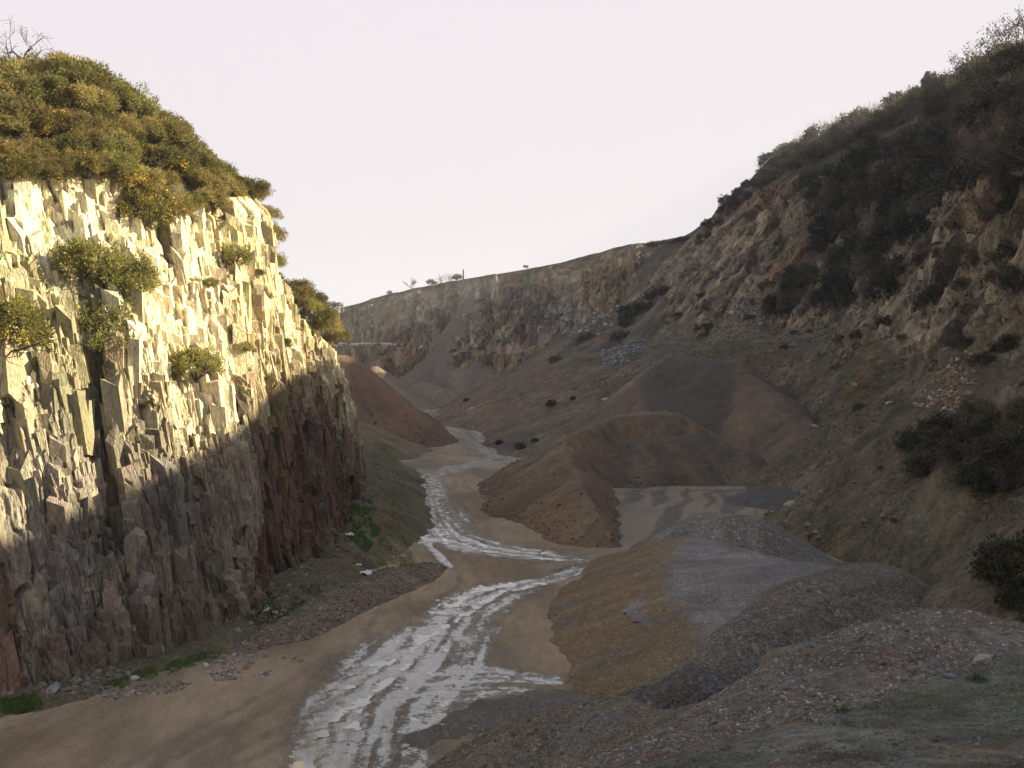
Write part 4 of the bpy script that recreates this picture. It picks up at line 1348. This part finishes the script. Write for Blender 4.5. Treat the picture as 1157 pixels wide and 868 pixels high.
# skyline of the right hill
def skyline(pts, n, kinds, R, back, template, cat, group, name, sq=1.0, dz=0.0):
    P = np.array([at(*p) for p in pts])
    t = np.linspace(0, len(P) - 1.001, n)
    for i, tt in enumerate(t):
        a = int(tt)
        q = P[a] + (P[a + 1] - P[a]) * (tt - a)
        x, y = q[0] + back + random.uniform(-1, 1), q[1] + random.uniform(-2, 2)
        z = drop(x, y, [hill_bvh])
        put_bush(random.choice(kinds), (x, y, z + dz), R * random.uniform(.75, 1.25), template.format(ordw(i)), cat, group, name, sq)


SK = [(1150, 112, 141), (1110, 112, 174), (1060, 128, 206), (1010, 162, 230), (960, 186, 250), (920, 204, 260), (880, 212, 276), (840, 244, 298), (800, 268, 318)]
SK2 = [(1110, 105, 180), (1060, 112, 225), (1010, 134, 255), (960, 152, 280), (920, 170, 300), (890, 184, 312)]


def crest_hit(px, down=0):
    """where the hill meets the sky along one column of sight"""
    for py in range(30, 420, 3):
        h = hit(px, py, [hill_bvh])
        if h and h[1] < 420 and h[0].y > 60:
            return hit(px, py + down, [hill_bvh])
    return None


brow = [(px, d) for px in np.linspace(1152, 792, 34) for d in (4, 17)]
for i, (px, d) in enumerate(brow):
    h = crest_hit(px + random.uniform(-4, 4), d + random.uniform(-2, 5))
    if h:
        R = 2.7 * random.uniform(.75, 1.3) * (0.75 if px < 850 else 1)
        put_bush(random.choice(["dark", "mid", "dark", "ptwig"]), h[0] + Vector((0, 0, R * .1)), R, f"dark bush along the brow of the right hill, {ordw(i)} from the near end", "bush", "bushes along the brow of the right hill", "evergreen_bush", .95)
skyline(SK2, 36, ["btwig", "twig", "btwig", "mid"], 3.9, 0, "pale bare shrub on the skyline of the right hill, {} from the near end", "shrub", "bare shrubs on the right skyline", "bare_shrub", 1.1)
skyline([(1090, 118, 186), (1050, 125, 215), (1000, 150, 246), (950, 172, 268), (910, 188, 285), (870, 203, 300)], 26, ["twig", "ptwig", "btwig", "mid"], 3.2, 0, "brownish bare shrub halfway up the brow of the right hill, {} from the near end", "shrub", "bare shrubs behind the brow", "bare_shrub", 1.0)
for i, px in enumerate(np.linspace(738, 796, 8)):
    h = at(px, 277 - (px - 738) * .14, 390 - (px - 738))
    put_bush("mid", (h[0], h[1] + 3, h[2]), 2.2, f"low dark bush on the crest where wall and hill meet, {ordw(i)} from the wall", "bush", "low bushes on the far corner crest", "evergreen_bush", .7)
for i, (px, R) in enumerate([(372, 3.0), (382, 2.2), (440, 1.4), (488, 2.6), (498, 3.4), (508, 3.6), (516, 2.6), (594, 1.2)]):
    py = float(np.interp(px, [370, 385, 430, 470, 520, 580, 640], [350, 347, 335, 326, 316, 306, 295]))
    p = at(px, py - 1, 449)
    put_bush("twig" if R > 3 else "mid", p, R, f"pale bush on the far wall's skyline, {ordw(i)} from the cliff end", "bush", "bushes on the far skyline", "skyline_bush", .9)


# trees
def bare_tree(name, label, loc, H, seed, depth=4, leaves=None, spread=.65, kids=(2, 4), lean=(0, 0), group=None, n0=1, r0=.055, lsize=(.10, .2)):
    r = np.random.default_rng(seed)
    root = bpy.data.objects.new(name, None)
    COL.objects.link(root)
    root.location = Vector(loc)
    tag(root, label, "tree", group)
    trunk = []
    p = np.array([0, 0, -.6])
    d = np.array([lean[0], lean[1], 1.0])
    for i in range(4):
        d = d + r.normal(size=3) * .12
        d /= np.linalg.norm(d)
        q = p + d * H * .11
        trunk.append((p, q, H * r0 * .5 * (1 - i * .12), H * r0 * .5 * (1 - (i + 1) * .12)))
        p = q
    V, T = tube_tris(trunk)
    mesh_from("trunk", V, T, M_bark, smooth=True, parent=root, nside=3)
    segs = []
    for k in range(6):
        e = np.array([r.normal() * .8 + lean[0], r.normal() * .8 + lean[1], .75])
        branch(r, p - d * H * .05 * k, e / np.linalg.norm(e), H * .38, H * r0 * .3, depth - 1, segs, spread, kids, .1, .66, .2, H * .0022)
    V, T = tube_tris(segs)
    br = mesh_from("branches", V, T, M_bark, smooth=False, parent=root, nside=3)
    if leaves is not None:
        tips = np.array([s[1] for s in segs[-max(1, int(len(segs) * .8))::2]])
        k = r.choice(len(tips), min(len(tips), 420), replace=False)
        C = np.repeat(tips[k], 26, 0) + r.normal(size=(len(k) * 26, 3)) * H * .03
        n = len(C)
        V, T = leaf_tris(C, r.normal(size=(n, 3)), r.uniform(*lsize, n), r.uniform(lsize[0] * .7, lsize[1] * .7, n), r)
        mesh_from("crown", V, T, leaves, smooth=False, parent=root, nside=3)
    return root


p = at(32, 92, 92)
bare_tree("bare_tree", "bare crooked tree standing against the sky on the gorse covered cliff", (p[0], p[1], p[2] - 1.0), 7.0, 5, 4, None, .75, (1, 3))
p = at(-4, 92, 95)
bare_tree("bare_tree", "bare tree partly cut by the picture edge behind the gorse", (p[0], p[1], p[2] - 1.0), 5.0, 9, 3, None, .7, (1, 3))
for i, (px, py, Y, H, lab, sd) in enumerate([(1150, 118, 140, 11.0, "tall leafy tree at the near end of the right skyline", 21), (1118, 112, 168, 7.0, "slender tree with thin crown on the skyline next to the tall leafy one", 22),
                                             (1185, 110, 126, 12.5, "big tree cut by the right picture edge on the hill brow", 23), (1079, 122, 200, 7.5, "small upright tree standing alone on the right skyline", 24),
                                             (1058, 118, 212, 5.0, "low tree among pale shrubs left of the small upright one", 25)]):
    p = at(px, py, Y)
    bare_tree("hill_tree", lab, (p[0], p[1], drop(p[0], p[1], [hill_bvh])), H * 1.2, sd, 4, M_mid, .6, (2, 4), (0, 0), "trees on the right skyline", r0=.035, lsize=(.18, .38))
p = at(464, 330, 449)
bare_tree("sapling", "thin lone sapling standing above the far wall's crest", p, 8.5, 33, 2, M_mid, .5, (1, 2), r0=.03, lsize=(.2, .36))
# post on the far crest
pp = at(523.5, 316, 441)
V = []
for z, r_ in ((-1, .35), (4.2, .3), (4.5, .12)):
    V += [pp + np.array([math.cos(a) * r_, math.sin(a) * r_, z]) for a in np.arange(8) * math.pi / 4]
Q = [(k * 8 + i, k * 8 + (i + 1) % 8, (k + 1) * 8 + (i + 1) % 8, (k + 1) * 8 + i) for k in range(2) for i in range(8)]
tag(mesh_from("post", np.array(V), np.array(Q), M_bark, smooth=False), "dark upright post beside the pale bushes on the far crest", "post")


# small bushes and tufts on the bench and banks
def tuft_mesh(seed, n=90, h=(.5, 1.0), w=.05, mat=M_straw):
    r = np.random.default_rng(seed)
    C = r.normal(size=(n, 3)) * np.array([.3, .3, 0])
    D = np.stack([C[:, 0] * 1.5 + r.normal(size=n) * .4, C[:, 1] * 1.5 + r.normal(size=n) * .4, np.ones(n)], 1)
    V, T = leaf_tris(C, D, r.uniform(*h, n), np.full(n, w), r)
    return mesh_only("tuft", V, T, mat)


TUFTS = [tuft_mesh(k) for k in range(3)]
GT = [tuft_mesh(10 + k, 110, (.4, .9), .06, M_gtuft) for k in range(3)]
tl = [(902, 398, 1.3), (895, 410, 1.2), (905, 405, 1.0), (930, 402, 1.6), (942, 398, 1.4), (958, 412, 1.2), (965, 400, 1.5), (975, 392, 1.4), (985, 387, 1.5), (1000, 396, 1.3), (920, 430, 1.1), (950, 440, .9), (968, 437, 1.0), (1010, 415, .9), (1030, 420, .9), (890, 440, .9), (895, 446, 1), (1045, 400, 1.2), (1060, 392, 1.2), (915, 385, 1.1), (870, 388, 1.0), (990, 470, .7), (960, 486, .8), (700, 410, 1.6), (720, 405, 1.6), (650, 440, 1.5), (610, 440, 1.4), (590, 446, 1.4), (672, 430, 1.5), (690, 462, 1.3)]
tl.sort()
for i, (px, py, R) in enumerate(tl):
    h = hit(px, py, [hill_bvh])
    if not h:
        continue
    o = bpy.data.objects.new("grass_tuft", TUFTS[i % 3])
    COL.objects.link(o)
    o.location = h[0] - Vector((0, 0, .1))
    o.scale = (R * 1.3, R * 1.3, R * .7)
    o.rotation_euler = (0, 0, i)
    tag(o, f"pale straw grass tuft on the bench slopes, {ordw(i)} counted from the far wall", "grass tuft", "straw tufts on the grassy bench")
for i, (px, py, R, kd) in enumerate([(623, 459, 1.4, "dark"), (527, 454, 1.2, "dark"), (564, 502, .9, "dark"), (588, 507, 1.2, "dark"), (604, 500, .8, "dark"), (647, 452, .8, "dark"), (886, 394, .9, "mid"), (897, 377, .8, "mid"), (915, 376, .7, "mid"), (970, 463, .9, "dark"), (948, 386, 1.2, "mid"), (968, 382, 1.4, "mid"), (1000, 368, 1.6, "dark"), (1020, 384, 1.2, "mid"), (1085, 392, 1.3, "mid"), (1110, 410, 1.4, "mid"), (995, 530, .35, "mid"), (1010, 590, .4, "mid")]):
    h = hit(px, py, [hill_bvh] + heap_bvhs)
    if h:
        put_bush(kd, h[0], R, ["round dark bush alone on the middle of the far spoil bank", "dark bush at the far tip of the spoil bank", "small dark bush at the foot of the far bank by the wet road", "larger dark bush at the foot of the far bank by the big heap", "little dark bush just behind the big brown heap", "small bush high on the far spoil bank",
                               "low bush on the bench slope at the far side", "small dark bush near the crest of the bench", "tiny bush on the crest beside the dark thicket", "dark conical shrub alone on the bench below the tufts", "olive shrub at the edge of the tufts", "olive shrub nearer the thicket at the crest", "dark bush at the near foot of the thicket", "olive shrub above the white boulder", "bush at the foot of the rock face by the red rubble", "bush above the red rubble at the right rock face", "tiny shrub on the bare slope below the boulder", "tiny shrub lowest on the bare right slope"][i], "bush", None, "slope_bush", .9)


# ------------------------------------------------------------------ stones
def stone_mesh(seed, mat):
    r = np.random.default_rng(seed)
    import bmesh
    bm = bmesh.new()
    bmesh.ops.create_icosphere(bm, subdivisions=2, radius=1.0)
    nrm = r.normal(size=(9, 3))
    nrm /= np.linalg.norm(nrm, axis=1, keepdims=True)
    dd = r.uniform(.45, .85, 9)
    for v in bm.verts:
        p = np.array(v.co)
        for a, b in zip(nrm, dd):
            k = p @ a
            if k > b:
                p = p - a * (k - b)
        v.co = Vector(p * np.array([1.0, .8, .6]))
    me = bpy.data.meshes.new("stone")
    bm.to_mesh(me)
    bm.free()
    me.materials.append(mat)
    return me


STC = {"grey": (0.21, 0.205, 0.20), "pale": (0.40, 0.36, 0.30), "brown": (0.19, 0.125, 0.075), "rust": (0.20, 0.11, 0.062), "blue grey": (0.17, 0.19, 0.205)}
STM = {k: plain_mat("stone_" + k.replace(" ", "_"), c, .85, .3, 2.0, .05) for k, c in STC.items()}
STONES = {k: [stone_mesh(40 + i * 7 + len(k), STM[k]) for i in range(4)] for k in STC}


def put_stone(col, loc, R, label, group, name="stone", cat="stone"):
    o = bpy.data.objects.new(name, random.choice(STONES[col]))
    COL.objects.link(o)
    o.location = Vector(loc)
    o.rotation_euler = (random.uniform(-.4, .4), random.uniform(-.4, .4), random.uniform(0, 6.3))
    o.scale = (R, R * random.uniform(.7, 1.0), R * random.uniform(.7, 1.0))
    tag(o, label, cat, group)
    return o


for px, py, R, c, lab in [(1004, 457, .95, "pale", "white boulder standing out on the bench slope near the red rubble"), (1110, 748, .30, "pale", "pale flat stone with rusty side where rubble meets the mossy bank"),
                          (1075, 765, .24, "blue grey", "large blue grey stone at the lower edge of the rubble"), (1063, 760, .20, "blue grey", "blue grey stone second along the lower edge of the rubble"), (1035, 768, .18, "grey", "grey stone third along the lower edge of the rubble"),
                          (1010, 692, .26, "blue grey", "big blue grey stone near the top of the rubble mound"), (967, 545, .5, "brown", "brown block low on the bare right slope"), (921, 482, .8, "pale", "pale block at the lip of the lower slope"), (995, 510, .45, "brown", "brown stone stuck in the bare right slope"),
                          (529, 463, .8, "pale", "white stone at the tip of the far spoil bank, roadward one of two"), (533, 462, .75, "pale", "white stone at the tip of the far spoil bank, upper one of two"),
                          (966, 436, .7, "pale", "pale rounded rock on the bench above the boulder"), (340, 748, .35, "grey", "dark flat stone at the road edge below the earth bank"), (1175 - 60, 620, .4, "grey", "grey stone on the slope under the brambles"),
                          (684, 452, 1.2, "pale", "pale rock on the upper far spoil bank"), (893, 571, .9, "pale", "pale lump on the low grit in the loading bay corner")]:
    h = hit(px, py)
    put_stone(c, h[0], R, lab, None, "boulder" if R > .6 else "stone", "boulder" if R > .6 else "stone")

# the largest stones of the foreground rubble, each by itself
names_by = {}
k = 0
while k < 110:
    x, y = random.uniform(1.0, 16), random.uniform(19.5, 27.5)
    sep_y = float(np.interp(x, sepx, sepy))
    if y < sep_y - .2:
        continue
    z = float(bank(np.array([[x]]), np.array([[y]]))[0, 0])
    px, py = proj((x, y, z))
    if not (640 < px < 1160 and py < 868):
        continue
    c = random.choices(list(STC), [5, 1.5, 3.5, .4, 1.6])[0]
    R = random.uniform(.05, .115)
    put_stone(c, (x, y, z + .02), R, f"{'small' if R < .075 else 'middling' if R < .095 else 'broad'} {c} stone lying loose in the rubble mound nearest the camera", f"loose {c} stones of the rubble mound")
    k += 1


# small rubble: nobody could count it
def pebbles(name, fn, n, smin, smax, seed, cols, zoff=0.0):
    r = np.random.default_rng(seed)
    pts = fn(r, n)
    n = len(pts)
    ico = np.array([(1, 0, 0), (-1, 0, 0), (0, 1, 0), (0, -1, 0), (0, 0, 1), (0, 0, -1)], float)
    fac = np.array([(0, 2, 4), (2, 1, 4), (1, 3, 4), (3, 0, 4), (2, 0, 5), (1, 2, 5), (3, 1, 5), (0, 3, 5)])
    s = smin + (smax - smin) * r.random(n) ** 2.5
    V = ico[None] * (r.uniform(.6, 1.3, (n, 6, 1)))
    a = r.uniform(0, 6.28, n)
    R = np.zeros((n, 3, 3))
    R[:, 0, 0], R[:, 0, 1], R[:, 1, 0], R[:, 1, 1], R[:, 2, 2] = np.cos(a), -np.sin(a), np.sin(a), np.cos(a), .75
    t = r.uniform(-.6, .6, n)
    R2 = np.zeros((n, 3, 3))
    R2[:, 0, 0] = 1
    R2[:, 1, 1], R2[:, 1, 2], R2[:, 2, 1], R2[:, 2, 2] = np.cos(t), -np.sin(t), np.sin(t), np.cos(t)
    V = np.einsum("nij,nkj->nki", R @ R2, V) * s[:, None, None] + pts[:, None] + np.array([0, 0, zoff])
    Fc = (fac[None] + (np.arange(n) * 6)[:, None, None]).reshape(-1, 3)
    ci = r.choice(len(cols), n)
    C = np.array(cols)[ci] * r.uniform(.7, 1.3, (n, 1))
    o = mesh_from(name, V, Fc, M_peb, np.repeat(C, 6, 0), smooth=False, nside=3)
    return tag(o, kind="stuff")


M_peb = earth_mat("pebble", (3.0,), (0.25,), (6.0, 0.01, 20.0, 0.004))


def rub_pts(r, n):
    x, y = r.uniform(-2, 18, n * 2), r.uniform(19, 30, n * 2)
    ok = (y > np.interp(x, sepx, sepy) + .5 * vn(x * 1.3, y * 1.3, 77)) & (vn(x * .9, y * .9, 71) > -.55)
    x, y = x[ok][:n], y[ok][:n]
    z = bank(x, y) + 0.10 * fbm(x * .6, y * .6, 600, 4) + 0.05 * fbm(x * 2.2, y * 2.2, 610, 4)
    return np.stack([x, y, z], -1)


PC = [(.20, .19, .18), (.15, .14, .13), (.30, .27, .22), (.15, .115, .085), (.16, .10, .065), (.16, .17, .175), (.13, .11, .09), (.18, .165, .14), (.11, .1, .085)]
pebbles("gravel", rub_pts, 34000, .014, .07, 3, PC)


def poly_pts(poly, bv):
    def f(r, n):
        out = []
        x0, x1 = min(p[0] for p in poly), max(p[0] for p in poly)
        y0, y1 = min(p[1] for p in poly), max(p[1] for p in poly)
        for _ in range(n * 3):
            a, b = r.uniform(x0, x1), r.uniform(y0, y1)
            if inside(a, b, poly):
                h = hit(a, b, bv)
                if h and vn(h[0].x * .8, h[0].y * .5, 93) + .6 * vn(h[0].x * 2.2, h[0].y * 1.6, 94) > -.15:
                    out.append(h[0])
                if len(out) >= n:
                    break
        return np.array(out)
    return f


pebbles("rubble", poly_pts([(1050, 430), (1090, 395), (1108, 410), (1100, 450), (1110, 462), (1060, 465), (1030, 458)], [hill_bvh]), 700, .12, .5, 5, [(.22, .12, .07), (.28, .2, .14), (.16, .11, .08), (.3, .26, .2)])
pebbles("rubble", poly_pts([(684, 392), (728, 384), (728, 395), (715, 408), (690, 415), (675, 408)], [hill_bvh]), 380, .35, 1.1, 6, [(.17, .175, .18), (.12, .12, .13), (.23, .225, .22), (.09, .085, .09)])
pebbles("rubble", poly_pts([(800, 372), (822, 352), (862, 335), (885, 340), (875, 364), (830, 372)], [hill_bvh]), 420, .2, .8, 7, [(.2, .19, .17), (.3, .28, .24), (.14, .12, .1)])
pebbles("rubble", poly_pts([(640, 350), (670, 330), (700, 345), (690, 375), (650, 385), (630, 372)], [far_bvh, hill_bvh]), 420, .4, 1.2, 8, [(.2, .19, .17), (.32, .29, .24), (.14, .12, .1)])
pebbles("rubble", poly_pts([(230, 748), (270, 738), (335, 745), (300, 765), (240, 770)], heap_bvhs), 400, .05, .22, 9, [(.2, .18, .16), (.32, .29, .25), (.15, .11, .08)])
pebbles("rubble", poly_pts([(100, 785), (180, 768), (225, 770), (200, 782), (130, 792)], None), 260, .05, .22, 10, [(.2, .18, .16), (.3, .27, .22), (.15, .11, .08)])


def foot_pts(r, n):
    i = r.integers(int(np.searchsorted(CTT, 1.8)), int(np.searchsorted(CTT, 11)), n)
    d = np.abs(r.normal(size=n)) * 1.6 + .8
    nx_ = -cin[i]
    x, y = ctb[i, 0] + nx_[:, 0] * d, ctb[i, 1] + nx_[:, 1] * d
    ok = vn(x * .25, y * .25, 84) > -.3
    return np.array([(a, b, drop(a, b, heap_bvhs)) for a, b in zip(x[ok], y[ok])])


pebbles("rubble", foot_pts, 1500, .05, .34, 21, [(.15, .13, .11), (.20, .18, .145), (.12, .095, .07), (.17, .14, .105)])


def heap_pts(which, zmax, lo=.05):
    V = np.array([v.co[:] for v in which.data.vertices])
    def f(r, n):
        p = V[r.integers(0, len(V), n * 6)]
        ok = (p[:, 2] > lo) & (r.random(len(p)) < np.exp(-np.maximum(p[:, 2] - lo, 0) / zmax))
        p = p[ok][:n]
        return p + np.c_[r.uniform(-.15, .15, (len(p), 2)), np.zeros(len(p))]
    return f


for hi_, (h_, zm, n_, s0_, s1_, cl_) in enumerate([("spoil_heap.002", 1.5, 2600, .06, .34, [(.19, .135, .085), (.15, .108, .07), (.24, .18, .12)]), ("spoil_heap.003", 2.5, 1200, .06, .32, [(.12, .095, .07), (.17, .14, .10)]),
                                                   ("spoil_heap", 3, 1200, .1, .5, [(.17, .12, .075), (.12, .09, .06)]), ("earth_bank", 1.0, 2600, .03, .2, [(.18, .155, .125), (.26, .23, .19), (.12, .09, .065)]),
                                                   ("gravel_heap.004", .6, 2200, .025, .09, [(.16, .12, .075), (.12, .10, .08), (.22, .18, .13)]), ("earth_heap", 2.5, 3200, .03, .15, [(.15, .125, .09), (.20, .18, .15), (.10, .08, .06)])]):
    pebbles("gravel", heap_pts(bpy.data.objects[h_], zm), n_, s0_, s1_, 60 + hi_, cl_)
for i, (px, py, R, c) in enumerate([(60, 780, .55, "grey"), (150, 768, .45, "pale"), (196, 757, .35, "brown"), (268, 712, .5, "grey"), (300, 690, .4, "pale"), (232, 752, .3, "pale"), (282, 742, .28, "grey"), (420, 668, .35, "brown")]):
    h = hit(px, py)
    put_stone(c, h[0], R, f"{c} fallen block at the foot of the sunlit cliff, {ordw(i)} from the near end", "fallen blocks below the cliff", "boulder", "boulder")


# grass: nobody could count the blades
def grass(name, fn, n, h, w_, seed, mat):
    r = np.random.default_rng(seed)
    C = fn(r, n)
    n = len(C)
    D = np.stack([r.normal(size=n) * .5, r.normal(size=n) * .5, np.ones(n)], 1)
    V, T = leaf_tris(C, D, r.uniform(*h, n), np.full(n, w_), r)
    o = mesh_from(name, V, T, mat, smooth=False, nside=3)
    return tag(o, kind="stuff")


grass("grass", poly_pts([(395, 570), (412, 560), (425, 572), (420, 590), (440, 600), (415, 625), (396, 610)], heap_bvhs + [cliff_bvh]), 1500, .25, .0, 11, M_grass) if False else None
grass("grass", poly_pts([(395, 570), (412, 558), (425, 572), (420, 590), (432, 600), (415, 625), (396, 610)], heap_bvhs + [cliff_bvh]), 1800, (.2, .6), .1, 11, M_grass)
grass("grass", poly_pts([(0, 790), (40, 784), (52, 800), (20, 808), (0, 806)], None), 1500, (.1, .3), .05, 12, M_grass)
grass("grass", poly_pts([(115, 775), (165, 755), (240, 735), (262, 740), (215, 756), (150, 780)], None), 2600, (.1, .32), .05, 13, M_grass)
grass("grass", poly_pts([(275, 700), (300, 668), (360, 660), (365, 668), (300, 712)], None), 1500, (.1, .35), .05, 14, M_gtuft)
grass("grass", poly_pts([(420, 500), (440, 505), (462, 540), (455, 600), (470, 640), (430, 640), (425, 560)], heap_bvhs), 2600, (.2, .6), .08, 15, M_straw)


def hill_pts(r, n):
    """tussocks over the earthy slopes of the right hillside"""
    x, y = r.uniform(20, 75, n * 4), r.uniform(75, 250, n * 4)
    ok = fbm(x * .12, y * .09, 566, 4) > .0
    x, y = x[ok], y[ok]
    out = []
    for a, b in zip(x, y):
        h = hill_bvh.ray_cast(Vector((a, b, 200)), Vector((0, 0, -1)))
        if h[0] is not None and h[0].z > .8 and h[1].z > .62:
            out.append(np.array(h[0]))
        if len(out) >= n // 12:
            break
    out = np.array(out)
    return np.repeat(out, 12, 0) + r.normal(size=(len(out) * 12, 3)) * np.array([.22, .22, .02])


def scree_pts(r, n):
    x, y = r.uniform(20, 75, n * 5), r.uniform(75, 260, n * 5)
    ok = fbm(x * .1 + 3, y * .07, 577, 4) > .02
    out = []
    for a, b in zip(x[ok], y[ok]):
        h = hill_bvh.ray_cast(Vector((a, b, 200)), Vector((0, 0, -1)))
        if h[0] is not None and h[0].z > .8:
            out.append(np.array(h[0]))
        if len(out) >= n:
            break
    return np.array(out)


grass("grass", hill_pts, 60000, (.2, .6), .09, 17, leaf_mat("tussock_blade", (0.06, 0.056, 0.03), (0.135, 0.112, 0.065), (0.19, 0.155, 0.095)))
pebbles("scree", scree_pts, 5000, .08, .6, 18, [(.12, .10, .075), (.20, .175, .135), (.09, .075, .06), (.16, .11, .07)])


def clod_pts(r, n):
    x, y = r.uniform(-1, 17, n * 3), r.uniform(9, 26, n * 3)
    ok = (y < np.interp(x, sepx, sepy) + .4) & (vn(x * .8, y * .8, 73) > -.2)
    x, y = x[ok][:n], y[ok][:n]
    z = bank(x, y) + 0.10 * fbm(x * .6, y * .6, 600, 4) + 0.07 * fbm(x * 2.2, y * 2.2, 610, 4)
    return np.stack([x, y, z], -1)


pebbles("gravel", clod_pts, 16000, .008, .06, 19, [(.13, .125, .105), (.09, .08, .06), (.18, .17, .15), (.10, .105, .07)])


def moss_pts(r, n):
    x, y = r.uniform(-1, 16, n * 3), r.uniform(9, 25, n * 3)
    ok = (y < np.interp(x, sepx, sepy)) & (fbm(x * .6, y * .6, 651, 4) > .02)
    x, y = x[ok][:n], y[ok][:n]
    z = bank(x, y) + 0.10 * fbm(x * .6, y * .6, 600, 4)
    return np.stack([x, y, z], -1)


grass("grass", moss_pts, 16000, (.04, .15), .012, 16, leaf_mat("moss_blade", (0.05, 0.07, 0.03), (0.13, 0.15, 0.075), (0.20, 0.18, 0.10)))
for i, (px, py, R, lab) in enumerate([(1104, 768, .30, "bright green grass tuft beside the pale flat stone on the bank"), (952, 805, .26, "dark green grass tuft at the lower edge of the rubble")]):
    h = hit(px, py, [bank_bvh])
    o = bpy.data.objects.new("grass_tuft", GT[i])
    COL.objects.link(o)
    o.location = h[0]
    o.scale = (R, R, R)
    tag(o, lab, "grass tuft")
# dark dead bracken on the near bank
for i, (px, py, R) in enumerate([(985, 800, .28), (1010, 796, .24), (960, 818, .3), (985, 822, .3), (1005, 820, .26), (945, 832, .24), (920, 845, .26), (965, 838, .24), (1050, 835, .26), (1030, 830, .22), (1070, 838, .22), (940, 860, .26), (985, 860, .24)]):
    h = hit(px, py, [bank_bvh])
    put_bush("ptwig", h[0], R, f"dark dead weed clump on the mossy bank, {ordw(i)} of a loose drift", "weed", "dead weeds on the near bank", "dead_weed", .45)

# litter under the cliff
wm = plain_mat("white_plastic", (0.75, 0.76, 0.78), .5, .1, 4.0)


def litter(label, loc, R, seed):
    r = np.random.default_rng(seed)
    n = 9
    X, Y = np.meshgrid(np.linspace(-1, 1, n), np.linspace(-1, 1, n), indexing="ij")
    Z = .35 * fbm(X * 2, Y * 2, seed, 3) + .25 * (1 - X * X)
    V = np.stack([X * R, Y * R * .7, Z * R + .05], -1) + r.normal(size=(n, n, 3)) * R * .06
    V2 = V.copy()
    V2[..., 2] -= .04
    q = grid_quads(n, n)
    o = mesh_from("plastic_litter", np.concatenate([V.reshape(-1, 3), V2.reshape(-1, 3)]), np.concatenate([q, q[:, ::-1] + n * n]), wm, smooth=False)
    o.location = Vector(loc)
    tag(o, label, "litter", "white litter below the cliff")


for px, py, R, lab in [(412, 649, .62, "crumpled white plastic sheet lying on the grassy bank below the cliff"), (405, 639, .3, "small scrap of white plastic just above the crumpled sheet"), (395, 605, .4, "pale scrap hanging in the green grass at the cliff foot")]:
    h = hit(px, py)
    litter(lab, h[0], R, int(px))
